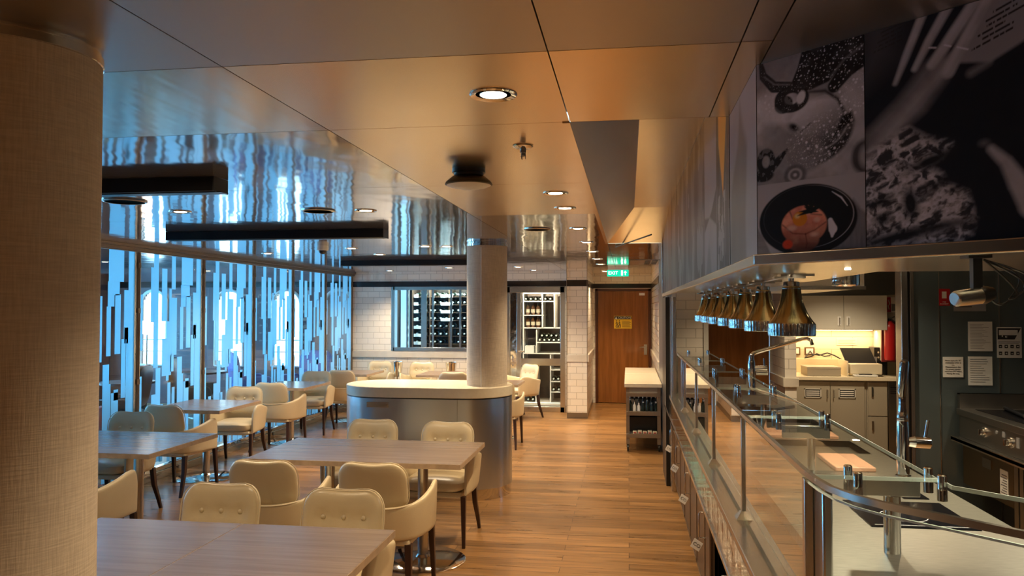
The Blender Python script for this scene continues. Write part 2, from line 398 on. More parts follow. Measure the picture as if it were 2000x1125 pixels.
# outer wall; its arched windows are mostly unseen, added to let daylight in
ow = MB(); ya = -3.2
def wl(y0, y1, z0, z1): ow.box(-9.72, -9.6, y0, y1, z0, z1)
r = 0.62
for yc in WIN_Y:
    wl(ya, yc - r, 0, CZ)
    n = 20
    for i in range(n):
        y0 = yc - r + 2 * r * i / n; y1 = y0 + 2 * r / n; ym = (y0 + y1) / 2
        top = 1.50 + math.sqrt(max(r * r - (ym - yc) ** 2, 0))
        wl(y0, y1, 0, 0.55); wl(y0, y1, top, CZ)
    ya = yc + r
wl(ya, 13.5, 0, CZ)
struct(ow.build('wall_outer', M['greywall'], smooth=False))
for i, yc in enumerate(WIN_Y):
    w = MB(); path = [(-9.6, yc - r, 0.55), (-9.6, yc - r, 1.5)] + [(-9.6, yc - r * math.cos(a), 1.5 + r * math.sin(a)) for a in [PI * k / 16 for k in range(1, 16)]] + [(-9.6, yc + r, 1.5), (-9.6, yc + r, 0.55), (-9.6, yc - r, 0.55)]
    w.tube(path, 0.035, 8)
    o = struct(w.build('window_%d' % (i + 7), M['whiteplast']))
    B(-9.68, -9.67, yc - r, yc + r, 0.55, 2.12).build('pane', M['pane'], o)

# far dining wall
FY = 13.3
WX0, WX1, WZ0, WZ1 = -4.05, -2.13, 1.041, 2.095
DX0, DX1, DZ1 = -2.05, -1.064, 2.095
fw = MB()
fw.box(-4.8, WX0, FY, FY + .12, 0, CZ); fw.box(WX0, WX1, FY, FY + .12, 0, WZ0); fw.box(WX0, WX1, FY, FY + .12, WZ1, CZ)
fw.box(WX1, DX0, FY, FY + .12, 0, CZ); fw.box(DX0, DX1, FY, FY + .12, DZ1, CZ); fw.box(DX1, -0.97, FY, FY + .12, 0, CZ)
struct(fw.build('wall_far', M['tileY'], smooth=False))
struct(MB().box(-4.8, DX0 - .02, FY - .022, FY, 0.895, 1.01).build('trim_1', M['tileband'], bevel=.004))
struct(MB().box(-4.8, DX1 + .09, FY - .012, FY, 2.122, 2.215).build('trim_2', M['blacktrim']))
# block between cellar door and corridor
struct(B(-0.97, -0.648, 12.6, 14.8, 0.09, CZ).build('wall_block', M['tileY'], smooth=False))
struct(B(-0.975, -0.646, 12.605, 14.8, 0.0, 0.09).build('baseboard_block', M['steel_dull'], smooth=False))
struct(B(-0.6485, -0.6445, 12.602, 14.69, 0.09, CZ).build('wall_corridor', M['tileX'], smooth=False))
struct(MB().box(-0.985, -0.622, 12.585, 12.6, 0.896, 1.007).box(-0.645, -0.622, 12.6, 14.69, 0.896, 1.007).build('trim_3', M['tileband'], bevel=.003))
struct(MB().box(-0.972, -0.640, 12.59, 12.6, 2.10, 2.20).box(-0.6445, -0.636, 12.6, 14.69, 2.10, 2.20).build('trim_4', M['blacktrim']))
struct(MB().box(-0.976, -0.970, 12.585, 12.6, 0.09, CZ).box(-0.651, -0.643, 12.585, 12.6, 0.09, CZ).build('trim_5', M['steel']))
dw = MB().box(-0.7, 0.5, 14.76, 14.8, 0, 2.2).box(-0.648, 0.43, 14.69, 14.8, 2.115, CZ).box(-0.648, -0.605, 14.69, 14.8, 0, 2.115).box(0.415, 0.43, 14.69, 14.8, 0, 2.115)
struct(dw.build('wall_end', M['tileY'], smooth=False))
struct(MB().box(-0.645, 0.42, 14.68, 14.69, 2.118, 2.20).build('trim_6', M['blacktrim']))
struct(MB().box(-0.645, 0.42, 14.675, 14.69, 2.112, 2.119).build('trim_7', M['whiteplast']))
d = struct(B(-0.555, 0.365, 14.70, 14.74, 0.01, 2.065).build('door_1', M['doorwood']))
MB().box(-0.605, -0.558, 14.675, 14.75, 0, 2.112).box(0.368, 0.415, 14.675, 14.75, 0, 2.112).box(-0.605, 0.415, 14.675, 14.75, 2.068, 2.112).build('door_frame', M['doorframe'], d)
MB().box(0.283, 0.335, 14.685, 14.70, 0.895, 1.085).tube([(0.31, 14.69, 1.04), (0.31, 14.65, 1.04), (0.30, 14.645, 1.04), (0.20, 14.645, 1.035)], 0.009, 10).build('door_handle', M['steel'], d)
B(0.20, 0.30, 14.69, 14.70, 1.985, 2.03).build('door_plate', M['white'], d)
# corridor right side
struct(B(0.42, 0.54, 11.1, 14.8, 0, CZ).build('wall_side', M['tileX'], smooth=False))
struct(B(0.398, 0.42, 11.1, 14.69, 0.896, 1.007).build('trim_8', M['tileband']))
struct(B(0.412, 0.42, 11.1, 14.69, 2.10, 2.20).build('trim_9', M['blacktrim']))
struct(B(0.42, 0.54, 8.75, 11.1, 0, CZ).build('wall_passage', M['greyplast'], smooth=False))
d = struct(B(0.405, 0.42, 9.3, 10.7, 0.02, 2.1).build('door_2', mat('dark_grey_panel', (0.07, 0.075, 0.085), 0.3)))
B(0.395, 0.405, 9.25, 9.29, 0, 2.12).build('door_frame', M['steel'], d)
struct(MB().box(0.405, 0.418, 7.72, 7.80, 0, 1.86).box(0.418, 0.452, 7.70, 7.82, 0, 1.86).build('trim_10', M['steel'], bevel=.003))
struct(B(0.365, 0.404, 7.95, 8.7, 0, 1.86).build('trim_11', M['black']))  # black strip standing for the shade in an open gap
# kitchen far side
struct(B(0.47, 0.80, 8.7, 8.82, 0, 2.31).build('wall_kitchen', M['tileY'], smooth=False))
struct(B(0.80, 1.62, 9.3, 9.4, 2.1, 2.31).build('wall_lintel', M['tileY'], smooth=False))
struct(B(0.47, 0.80, 8.685, 8.70, 0.896, 1.007).build('trim_12', M['tileband'], bevel=.003))
d = struct(B(0.86, 1.58, 9.3, 9.34, 0.01, 2.06).build('door_3', M['doorwood']))
MB().box(0.80, 0.85, 8.68, 9.36, 0, 2.1).box(1.585, 1.60, 9.28, 9.36, 0, 2.1).box(0.80, 1.60, 9.29, 9.36, 2.065, 2.1).build('door_frame', M['whitecab'], d)
struct(B(1.60, 1.715, 8.52, 10.3, 0, 2.31).build('wall_pier', M['tileX'], smooth=False))
struct(B(1.6, 1.715, 8.5, 8.52, 0, 2.31).build('wall_pier_front', M['tileY'], smooth=False))
struct(MB().box(1.58, 1.735, 8.475, 8.50, 0.937, 1.03).box(1.58, 1.60, 8.5, 9.28, 0.937, 1.03).build('trim_13', M['tileband'], bevel=.003))
struct(B(1.715, 4.2, 10.3, 10.4, 0, 2.31).build('wall_back', brick_mat('kitchen_tiles', ('X', 'Z'), (0.72, 0.62, 0.46), (0.68, 0.58, 0.43), (0.45, 0.38, 0.28), 0.5, 0.155, 0.004, 0.2), smooth=False))
pw = MB().box(2.30, 4.2, 6.85, 6.95, 0, 2.31)
struct(pw.build('wall_cookline', M['panelsteel'], smooth=False))
struct(MB().box(2.495, 2.501, 6.843, 6.85, 0, 2.3).box(2.945, 2.953, 6.843, 6.85, 0, 2.3).box(3.40, 3.407, 6.843, 6.85, 0, 2.3).build('trim_14', M['steel']))
struct(MB().box(2.195, 2.245, 6.80, 6.95, 0, 2.31).build('trim_15', M['steel'], bevel=.004))
struct(MB().box(2.245, 2.268, 6.83, 6.95, 0, 2.31).build('trim_16', M['black']))  # black fill for the shaded gap between the steel edges
struct(MB().box(2.268, 2.30, 6.82, 6.95, 0, 2.31).build('trim_17', M['steel_dull'], bevel=.004))
struct(B(1.715, 3.25, 9.72, 10.3, 1.905, 2.31).build('wall_bulkhead', M['steel_dull'], smooth=False))

# ---------------------------------------------------------------- glass partition on the window side
GX = -4.8
MY = [2.94, 4.15, 5.36, 6.57, 7.17, 8.38, 9.61, 10.81, 12.05, 13.27]
MY = [1.14, 2.34, 3.54, 4.74, 5.95, 7.17, 8.38, 9.61, 10.81, 12.05, 13.27]
# film strips of one bay, read off the glass: (u0, u1, top, bottom), u across the bay, heights as fractions
FILM = [(0.006, 0.038, 0.804, 0.549),
        (0, 0.032, 0.432, 0),
        (0.202, 0.274, 1, 0.463),
        (0.158, 0.202, 0.932, 0.677),
        (0.328, 0.41, 0.931, 0.68),
        (0.486, 0.549, 1, 0.833),
        (0.448, 0.486, 0.837, 0.42),
        (0.486, 0.574, 0.793, 0.515),
        (0.407, 0.448, 0.679, 0.395),
        (0.338, 0.407, 0.597, 0.419),
        (0.243, 0.315, 0.461, 0.023),
        (0.18, 0.243, 0.34, 0.011),
        (0.432, 0.479, 0.385, 0.008),
        (0.505, 0.549, 0.36, 0.003),
        (0.473, 0.527, 0.516, 0.436),
        (0.59, 0.669, 0.503, 0.003),
        (0.669, 0.691, 0.419, 0),
        (0.653, 0.849, 1, 0.857),
        (0.644, 0.795, 0.857, 0.798),
        (0.644, 0.726, 0.798, 0.749),
        (0.631, 0.685, 0.749, 0.538),
        (0.738, 0.811, 0.803, 0.544),
        (0.7, 0.789, 0.378, 0.002),
        (0.732, 0.789, 0.391, 0.345),
        (0.858, 0.915, 0.822, 0.606),
        (0.915, 0.997, 1, 0),
        (0.89, 0.915, 0.606, 0),
        (0.826, 0.883, 0.607, 0.35),
        (0.864, 0.915, 0.657, 0.587),
        (0.306, 0.36, 0.287, 0.018),
        (0.079, 0.132, 0.277, 0.002)]
ZB, ZT = 0.125, 2.315
for i, (a, b) in enumerate(zip(MY, MY[1:])):
    if b < 4: k = i
    o = struct(B(GX - .006, GX + .006, a + .03, b - .05, ZB, ZT).build('window_%d' % (i + 1 if i < 6 else i + 5), M['pane']))
    o.name = 'window_%d' % (i + 20)
    f = MB(); wdt = b - a - .09
    for (u0, u1, t, bo) in FILM:
        t2 = min(1, t + .0); z0, z1 = ZB + bo * (ZT - ZB), ZB + t2 * (ZT - ZB)
        f.box(GX + .0075, GX + .0095, a + .035 + u0 * wdt, a + .035 + u1 * wdt, z0, z1)
    f.build('frosted_pattern', M['frost'], o, smooth=False)
    MB().box(GX - .012, GX + .016, b - .065, b - .05, ZB, ZT).box(GX - .012, GX + .016, a + .02, a + .03, ZB, ZT).build('pane_channel', M['steel'], o)
    e = MB().box(GX - .004, GX + .012, b - .05, b - .02, ZB, ZT)
    for z in (.5, .9, 1.3, 1.7, 2.1): e.cyl((GX + .012, b - .035, z), (GX + .018, b - .035, z), .007, 10)
    e.build('hinge_stile', mat('stile%d' % i, (0.35, 0.40, 0.42), 0.25, 0.8) if i == 0 else bpy.data.materials['stile0'], o)
tr = MB().box(GX - .05, GX + .05, 1.1, FY, ZT, ZT + .03).box(GX - .03, GX + .07, 1.1, FY, ZT + .03, CZ)
tr.box(GX - .01, GX + .035, 1.1, FY, ZT - .012, ZT)
struct(tr.build('trim_18', M['cabframe'], bevel=.003))
struct(MB().box(GX - .05, GX + .045, 1.1, FY, 0, 0.08).box(GX - .03, GX + .03, 1.1, FY, 0.08, ZB).build('baseboard_left', M['chrome_w'], bevel=.004))
for j, y in enumerate(MY):
    mu = MB()
    for k in (-.016, 0, .016): mu.cyl((GX + .012, y + k, ZB), (GX + .012, y + k, ZT - .012), .0075, 10)
    mu.box(GX - .03, GX + .01, y - .022, y + .022, ZB, ZT)
    for z in (.35, 1.0, 1.7, 2.15): mu.box(GX + .008, GX + .024, y - .024, y + .024, z, z + .05)
    struct(mu.build('trim_%d' % (20 + j), M['cabframe'], bevel=.001))
struct(B(-9.7, GX, 1.04, 1.10, 0, CZ).build('wall_left', M['greywall']))
struct(B(-4.9, -4.8, -3.2, 1.1, 0, CZ).build('wall_near', M['greywall']))

# ---------------------------------------------------------------- round columns
def column(x, y, z0, name, seam_ang=None):
    c = MB().lathe([(0.193, z0), (0.193, 2.338)], (x, y, 0), 64)
    o = struct(c.build(name, M['colfabric']))
    MB().lathe([(0.186, 2.335), (0.196, 2.340), (0.196, 2.360), (0.190, 2.363), (0.190, 2.37)], (x, y, 0), 64).build('steel_collar', M['chrome'], o)
    if seam_ang is not None:
        cx, cy = x + .193 * math.cos(seam_ang), y + .193 * math.sin(seam_ang)
        MB().cyl((cx, cy, z0), (cx, cy, 2.32), .005, 8).build('seam_strip', M['whiteplast'], o)
    return o
column(-1.443, 1.661, 0, 'wall_column')
column(-1.335, 7.42, 1.02, 'wall_column', math.radians(-96))

# ================================================================ LIGHT FITTINGS
def downlight(x, y, p=28, label='', col=(1.0, 0.75, 0.46), grp='recessed ceiling downlights', z=CZ, vis=True):
    t = thing('recessed_downlight', label, 'ceiling light', (x, y, z), group=grp)
    MB().lathe([(0.052, -0.001), (0.066, -0.006), (0.070, -0.002), (0.070, 0.0)], (x, y, z), 28).lathe([(0.052, -0.001), (0.044, 0.004), (0.040, -0.002)], (x, y, z), 28).build('trim_ring', M['chrome'], t)
    MB().lathe([(0.0001, -0.0035), (0.036, -0.0035), (0.040, -0.001)], (x, y, z), 24).build('lamp', M['lampglow'], t)
    l = bpy.data.lights.new('lamp_light', 'SPOT'); l.energy = p; l.color = col; l.spot_size = math.radians(125); l.spot_blend = 0.9; l.shadow_soft_size = 0.035
    lo = bpy.data.objects.new('lamp_light', l); COL.objects.link(lo); lo.parent = t; lo.location = (0, 0, -0.02)
    return t
AISLE = [(2.24, 'nearest and largest round downlight in the brushed ceiling over the aisle', 50), (4.22, 'first of the close pair of downlights in front of the tapering coffer', 30),
         (4.86, 'second of the close pair of downlights along the aisle', 30), (6.12, 'aisle downlight right of the flat round ceiling speaker', 34),
         (7.41, 'aisle downlight beside the far end of the tapering coffer', 34), (8.63, 'aisle downlight just beyond the coffer end', 34),
         (9.95, 'small aisle downlight before the green exit sign', 50), (11.16, 'aisle downlight closest to the green exit sign', 60), (13.3, 'downlight added in front of the brown corridor door to brighten it', 60)]  # the last lamp is added to brighten the corridor door end
for y, lb, p in AISLE: downlight(-0.385, y, p, lb)
for x, y, lb in [(-1.645, 4.8, 'downlight in mirror ceiling right of the round ceiling plate, above the middle black beam'), (-2.84, 4.68, 'downlight in mirror ceiling directly above the left end of middle black beam'),
                 (-2.83, 7.82, 'small downlight beyond the middle black beam, beside the dome camera'), (-2.83, 8.75, 'small downlight left above the end of far black beam'),
                 (-2.01, 7.67, 'left one of two neighbouring downlights above the far black beam'), (-1.80, 7.70, 'right one of two neighbouring downlights above the far black beam'),
                 (-2.73, 10.68, 'tiny downlight just behind the far black beam'), (-2.71, 11.8, 'tiny downlight in front of wine window, left of the column'),
                 (-4.03, 8.4, 'small downlight close to the glass partition'), (-3.9, 12.6, 'tiny downlight close to the far tiled wall by the glass partition'),
                 (-1.63, 11.7, 'tiny downlight right of the round column, before the cellar door'), (-1.52, 12.75, 'tiny downlight closest to the cellar door')]:
    downlight(x, y, (62 if y > 10 else 34) if y > 7 else 24, lb, (1.0, 0.80, 0.56), 'downlights in the mirror ceiling')
# lamps of the room behind the camera and ones added in the lounge to light the frosted film
for x, y in [(-0.385, 0.3), (-0.385, -1.6), (-2.8, 0.6), (-2.8, -1.6), (-3.6, 2.6), (-2.2, 2.9)]:
    downlight(x, y, 52 if x > -1 else 15, 'round recessed downlight in the ceiling outside the picture', grp='downlights outside the picture')
for x, y in [(-6.9, 7.0), (-6.9, 9.6), (-6.9, 12.2)]:
    downlight(x, y, 10, 'round downlight added in the lounge to light the frosted glass partition', (1, .8, .6), 'added lounge downlights beyond the glass')
for x, y in [(1.25, 7.7), (1.35, 3.9), (2.0, 4.6), (1.7, 6.4), (2.4, 8.9), (2.9, 5.2)]:
    downlight(x, y, 42, 'hidden round downlight added in the kitchen ceiling above the hood line', (1, .78, .5), 'added kitchen ceiling downlights', 2.31)  # hidden lamps added to brighten the kitchen walls and duct

for k, (y, lb, x0) in enumerate([(3.44, 'near black linear beam under the mirror ceiling, cut off by the pillar', -3.70), (5.90, 'middle black linear beam hanging flat under the mirror ceiling', -3.70), (9.8, 'far black linear beam reaching behind the round column', -3.69)]):
    t = thing('linear_ceiling_beam', lb, 'ceiling fixture', (-2.6, y + .06, CZ), group='black linear beams under the ceiling')
    xe = (-1.926, -1.885, -1.926)[k]; MB().box(x0, xe, y, y + .13, CZ - .068, CZ - .002).build('housing', M['blackmat'], t, bevel=.003)
    MB().box(x0 - .006, x0, y - .003, y + .133, CZ - .07, CZ - .001).box(xe, xe + .006, y - .003, y + .133, CZ - .07, CZ - .001).build('end_cap', M['black'], t)
    MB().box(x0 + .02, -1.9, y + .03, y + .10, CZ - .072, CZ - .068).build('diffuser_slot', M['black'], t)
# ceiling devices
t = thing('wireless_access_point', 'round black ceiling device with a white face above the aisle', 'ceiling device', (-0.70, 3.43, CZ))
MB().lathe([(0.074, 0), (0.074, -0.018), (0.066, -0.02), (0.066, -0.032), (0.074, -0.036), (0.102, -0.060), (0.106, -0.070), (0.100, -0.074)], (-0.70, 3.43, CZ), 40).build('body', M['black'], t)
MB().lathe([(0.0001, -0.092), (0.05, -0.088), (0.085, -0.080), (0.100, -0.0735)], (-0.70, 3.43, CZ), 40).build('face', M['whiteplast'], t)
t = thing('sprinkler_head', 'small chrome sprinkler with a round rosette beside the black device', 'sprinkler', (-0.395, 2.97, CZ))
MB().lathe([(0.036, 0), (0.040, -0.004), (0.028, -0.010), (0.014, -0.012)], (-0.395, 2.97, CZ), 28).build('rosette', M['chrome'], t)
s = MB().lathe([(0.012, -0.010), (0.012, -0.026), (0.008, -0.028), (0.008, -0.038), (0.011, -0.040), (0.0001, -0.043)], (-0.395, 2.97, CZ), 16)
for a in range(3):
    an = a * 2 * PI / 3; s.tube([(-0.395 + .009 * math.cos(an), 2.97 + .009 * math.sin(an), CZ - .028), (-0.395 + .010 * math.cos(an), 2.97 + .010 * math.sin(an), CZ - .052)], .0016, 6)
s.build('nozzle', M['steel_dull'], t)
def disc(x, y, lb, r=0.105):
    t = thing('ceiling_speaker', lb, 'speaker', (x, y, CZ))
    MB().lathe([(r, 0), (r, -0.006), (r - .010, -0.010), (r - .014, -0.008)], (x, y, CZ), 36).build('rim', M['steel'], t)
    MB().lathe([(0.0001, -0.007), (r - .012, -0.008)], (x, y, CZ), 36).build('grille', M['satin'], t)
disc(-0.70, 6.11, 'flat round speaker flush in the brushed ceiling beyond the black device')
disc(-2.87, 4.16, 'flat round ceiling plate beside the near black beam', .12)
disc(-1.94, 4.75, 'flat round ceiling plate in the mirror ceiling above the middle black beam')
t = thing('dome_camera', 'white dome camera under the mirror ceiling beyond the middle black beam', 'security camera', (-3.0, 7.46, CZ))
MB().lathe([(0.056, 0), (0.058, -0.03), (0.055, -0.045), (0.045, -0.048)], (-3.0, 7.46, CZ), 28).build('housing', M['whiteplast'], t)
MB().lathe([(0.0001, -0.085), (0.02, -0.082), (0.036, -0.066), (0.040, -0.047)], (-3.0, 7.46, CZ), 24).build('dome', M['black'], t)
t = thing('air_vent', 'slotted square air vent in the ceiling right of the exit sign', 'vent', (0.2, 10.6, CZ))
v = MB().box(0.02, 0.40, 10.2, 11.3, CZ - .006, CZ); v.build('frame', M['steel'], t)
v = MB()
for i in range(2):
    for j in range(3): v.box(0.22 + i * .09, 0.29 + i * .09, 10.3 + j * .3, 10.54 + j * .3, CZ - .008, CZ - .005)
v.build('opening', M['black'], t)
t = thing('ceiling_rod', 'thin black rod lying diagonally under the ceiling past the coffer', 'rod', (0.0, 7.3, CZ))
MB().tube([(-0.12, 7.9, CZ - .01), (0.19, 6.6, CZ - .012)], .007, 8).build('bar', M['black'], t)
t = thing('exit_sign', 'green lit exit sign hanging under the ceiling before the brown door', 'sign', (-0.15, 12.0, 2.28))
MB().box(-0.313, 0.009, 12.0, 12.03, 2.23, 2.33).build('sign_box', M['green'], t, bevel=.004)
MB().box(-0.30, 0.0, 11.995, 12.035, 2.33, CZ).build('mount', M['whiteplast'], t)
text('EXIT', 'lettering', (-0.225, 11.997, 2.28), 0.072, M['signwhite'], t)
a = MB().box(-0.048, -0.036, 11.996, 12.0, 2.25, 2.295).add([(-0.066, 11.996, 2.285), (-0.018, 11.996, 2.285), (-0.042, 11.996, 2.315)], [(0, 1, 2)])
a.box(-0.105, -0.078, 11.997, 12.0, 2.245, 2.318); a.build('arrow', M['signwhite'], t)
m2 = MB().lathe([(0.0001, 0), (0.006, 0.002), (0.006, .004)], (0, 0, 0), 10)
m = MB().tube([(-0.092, 11.9955, 2.300), (-0.092, 11.9955, 2.275), (-0.099, 11.9955, 2.25)], .003, 6).tube([(-0.092, 11.9955, 2.275), (-0.084, 11.9955, 2.262), (-0.086, 11.9955, 2.25)], .003, 6).tube([(-0.100, 11.9955, 2.285), (-0.084, 11.9955, 2.29)], .0025, 6)
m.build('running_figure', M['green'], t)

# ================================================================ DINING FURNITURE
def make_chair(label):
    t = thing('tub_chair', label, 'chair', (0, 0, 0), 0, 'cream leather tub chairs', local=True)
    # seat cushion (x across, y depth, z up)
    def fs(p): return Vector((p.x, p.y + 0.01, 0.435 + p.z + (0.012 if p.z > 0 else 0) - 0.25 * max(0, p.z) * (p.x / .26) ** 2))
    o = weld(pillow(0.47, 0.50, 0.09, 0.10, 14, fs).build('seat', M['cream'], t))
    # back cushion: standing rounded rectangle, curved in plan and leaning back
    def fb(p):
        x, zz, d = p.x, p.y, p.z
        zt = zz - 0.007 * math.cos(x / 0.215 * PI) * (zz > 0) * (zz / .15)      # soft dip in the top edge
        y = -0.245 + 0.42 * x * x - 0.20 * (zz) - d
        return Vector((x, y, 0.695 + zt))
    def puff(x, z, s):
        if s > 0: return -0.0   # outer side plain
        v = 0.012
        for bx in (-0.105, 0, 0.105): v -= 0.024 * math.exp(-((x - bx) ** 2 + (z - 0.012) ** 2) / 0.0013)
        return v
    bk = weld(pillow(0.425, 0.295, 0.105, 0.046, 22, fb, puff).build('backrest', M['cream'], t))
    # piping round the outline
    pth = []
    for k in range(48):
        a = 2 * PI * k / 48; u, v = math.cos(a), math.sin(a); s = max(abs(u), abs(v)); x, z = squircle(u / s, v / s, .428, .298, .105)
        pth.append(fb(Vector((x, z, -0.016))))
    MB().tube(pth + [pth[0]], 0.0032, 6, caps=False).build('piping', M['creampipe'], bk)
    for bx in (-0.105, 0, 0.105):
        q = fb(Vector((bx, 0.012, -0.024 + 0.005)))
        c = MB().lathe([(0.0001, 0.007), (0.007, 0.006), (0.012, 0.001), (0.012, -0.004)], (0, 0, 0), 12)
        c.xf(Matrix.Translation(q) @ Matrix.Rotation(-PI / 2, 4, 'X')); c.build('button', M['creampipe'], bk)
    # tub shell: U in plan, from right arm round the back to the left arm
    def plan(s):   # s in -1..1
        a = abs(s); sg = 1 if s > 0 else -1
        ctrl = [(0, -0.285), (0.10, -0.280), (0.19, -0.245), (0.245, -0.17), (0.268, -0.06), (0.272, 0.06), (0.262, 0.16), (0.250, 0.215)]
        f = a * (len(ctrl) - 1); i = min(int(f), len(ctrl) - 2); fr = f - i
        def cr(k, q):
            p0, p1, p2, p3 = ctrl[max(i - 1, 0)] if i > 0 else (-ctrl[1][0], ctrl[1][1]), ctrl[i], ctrl[i + 1], ctrl[min(i + 2, len(ctrl) - 1)]
            return 0.5 * (2 * p1[k] + (p2[k] - p0[k]) * q + (2 * p0[k] - 5 * p1[k] + 4 * p2[k] - p3[k]) * q * q + (3 * p1[k] - p0[k] - 3 * p2[k] + p3[k]) * q ** 3)
        return Vector((sg * cr(0, fr), cr(1, fr)))
    def ztop(s):
        a = abs(s); v = 0.592 + 0.085 * min(1, (a / 0.72)) ** 2.2
        if a > 0.80: v -= 0.30 * ((a - 0.80) / 0.20) ** 2.2 * 0.55
        return v
    def zbot(s): return 0.375 + 0.03 * (1 - abs(s)) 
    n = 40
    def sh(u, v):
        s = 2 * u - 1; p = plan(s); q1, q2 = plan(min(s + .02, 1)), plan(max(s - .02, -1)); tn = (q1 - q2).normalized(); nr = Vector((tn.y, -tn.x))  # outward
        zt, zb = ztop(s), zbot(s); th = 0.017 * (1 if abs(s) < .97 else .6)
        a = 2 * PI * v; ca, sa = math.cos(a), math.sin(a)
        ex = math.copysign(abs(ca) ** 0.6, ca); ez = math.copysign(abs(sa) ** 0.22, sa)
        h = (zt - zb) / 2; z = zb + h + h * ez; lean = 0.035 * ((z - .4) / .25) * (1 - abs(s) ** 2)
        pp = p + nr * (ex * th + lean)
        return (pp.x, pp.y, z)
    mb = MB(); mb.grid(lambda v, u: sh(u, v), 22, n, closed_u=True)
    mb.f.append(tuple(range(22))); mb.m.append(0); mb.f.append(tuple(n * 22 + k for k in range(22))[::-1]); mb.m.append(0)
    so = mb.build('arm_shell', M['cream'], t)
    MB().tube([(lambda p, s: (p.x * 1.055, p.y * 1.055 - 0.028 * (1 - s * s), ztop(s) - 0.004))(plan(s), s) for s in [i / 20 * .84 for i in range(-20, 21)]], 0.0035, 6).build('piping', M['creampipe'], so)
    B(-0.225, 0.225, -0.235, 0.235, 0.355, 0.395).build('seat_base', M['cream'], t, bevel=.012)
    for sx in (-1, 1):
        MB().add([(sx * .235 + a * .019, .215 + b * .019, .37) for a, b in ((-1, -1), (1, -1), (1, 1), (-1, 1))] + [(sx * .245 + a * .012, .245 + b * .012, 0) for a, b in ((-1, -1), (1, -1), (1, 1), (-1, 1))],
                 [(0, 1, 2, 3), (7, 6, 5, 4), (0, 4, 5, 1), (1, 5, 6, 2), (2, 6, 7, 3), (3, 7, 4, 0)]).build('leg', M['darkwood'], t, bevel=.003)
        lg = MB(); P = [(sx * .215, -.215, .37, .020), (sx * .222, -.232, .22, .018), (sx * .235, -.275, .09, .0145), (sx * .240, -.305, 0, .012)]
        for k, (x, y, z, w) in enumerate(P): lg.v += [(x + a * w, y + b * w, z) for a, b in ((-1, -1), (1, -1), (1, 1), (-1, 1))]
        lg.f.append((0, 1, 2, 3))
        for k in range(3):
            for q in range(4): lg.f.append((k * 4 + q, (k + 1) * 4 + q, (k + 1) * 4 + (q + 1) % 4, k * 4 + (q + 1) % 4))
        lg.f.append((15, 14, 13, 12)); lg.m = [0] * len(lg.f); lg.build('leg', M['darkwood'], t, bevel=.003)
    return t
CH = [(-2.08, 3.60, PI, 'buttoned cream chair facing the camera behind the nearest long table, left one'),
      (-1.41, 3.57, PI, 'buttoned cream chair behind the nearest table, beside the aisle, right one'),
      (-2.18, 4.72, 0.04, 'cream tub chair showing its plain back at the middle table, farther from aisle'),
      (-1.49, 4.74, -0.02, 'cream tub chair with its curved back and dark leg shown nearest the aisle'),
      (-2.06, 5.98, PI, 'buttoned cream chair between middle table and steel divider, window side'),
      (-1.43, 5.93, PI - .03, 'buttoned cream chair with seat visible beside the aisle before the divider'),
      (-4.30, 6.13, PI, 'buttoned chair behind the first window table, partly hidden by its grey-blue top near the pillar'),
      (-3.55, 4.72, 0.0, 'chair cut off by the fabric pillar at lower left, only its arm shell showing'),
      (-4.30, 7.12, -0.10, 'tub chair seen from behind at the second window table, legs splayed'),
      (-4.37, 8.38, PI + .12, 'tub chair facing the camera with grey-lit seat behind second window table'),
      (-4.32, 9.36, 0, 'tub chair seen from behind at the third window table'),
      (-4.42, 10.62, PI + .1, 'tub chair facing the camera behind the third window table'),
      (-4.15, 11.28, 0, 'tub chair seen from behind at the fourth window table left of the divider'),
      (-4.22, 12.86, PI, 'buttoned chair against the tiled wall nearest the glass partition'),
      (-3.46, 12.80, PI, 'buttoned chair under the wine window between two wine buckets'),
      (-2.46, 11.22, 0, 'chair back rising just above the divider, left of the column'),
      (-1.74, 12.55, PI - .75, 'buttoned chair right of the round column in front of the cellar door'),
      (-1.62, 9.98, 0.0, 'chair mostly hidden behind the rounded end of the steel divider')]
c0 = make_chair(CH[0][3])
for i, (x, y, rz_, lb) in enumerate(CH):
    if i: clone(c0, (x, y, 0), rz_, lb)
c0.location = (CH[0][0], CH[0][1], 0); c0.rotation_euler = (0, 0, CH[0][2])

def table(x0, x1, y0, y1, peds, label, z=0.75, br=0.30):
    cx, cy = (x0 + x1) / 2, (y0 + y1) / 2
    t = thing('dining_table', label, 'table', (cx, cy, 0), group='taupe wood dining tables')
    tp = B(x0, x1, y0, y1, z - .034, z).build('tabletop', M['tablewood'], t, bevel=.002)
    MB().box(x0 - .0015, x1 + .0015, y0 - .0015, y0, z - .033, z - .0015).box(x0 - .0015, x1 + .0015, y1, y1 + .0015, z - .033, z - .0015).box(x0 - .0015, x0, y0, y1, z - .033, z - .0015).box(x1, x1 + .0015, y0, y1, z - .033, z - .0015).build('edge_band', M['tableedge'], tp)
    for px, py in peds:
        MB().lathe([(.0001, z - .036), (.036, z - .036), (.036, .03)], (px, py, 0), 24).build('pole', M['steel'], t)
        MB().lathe([(br, 0), (br, .006), (br - .01, .012), (.12, .020), (.05, .03), (.037, .045)], (px, py, 0), 48).build('base', M['chrome_w'], t)
        B(px - .12, px + .12, py - .12, py + .12, z - .040, z - .034).build('mounting_plate', M['steel_dull'], t)
table(-2.50, -1.776, 2.68, 3.47, [(-2.14, 3.05)], 'left half of the nearest table pair, wood top with fine horizontal grain', br=.26)
table(-1.773, -1.045, 2.68, 3.47, [(-1.42, 3.05)], 'right half of the nearest table pair, corner reaching towards the aisle', br=.26)
table(-2.53, -1.065, 4.96, 5.82, [(-2.10, 5.38), (-1.42, 5.38)], 'long wood table on two steel pedestals before the divider')
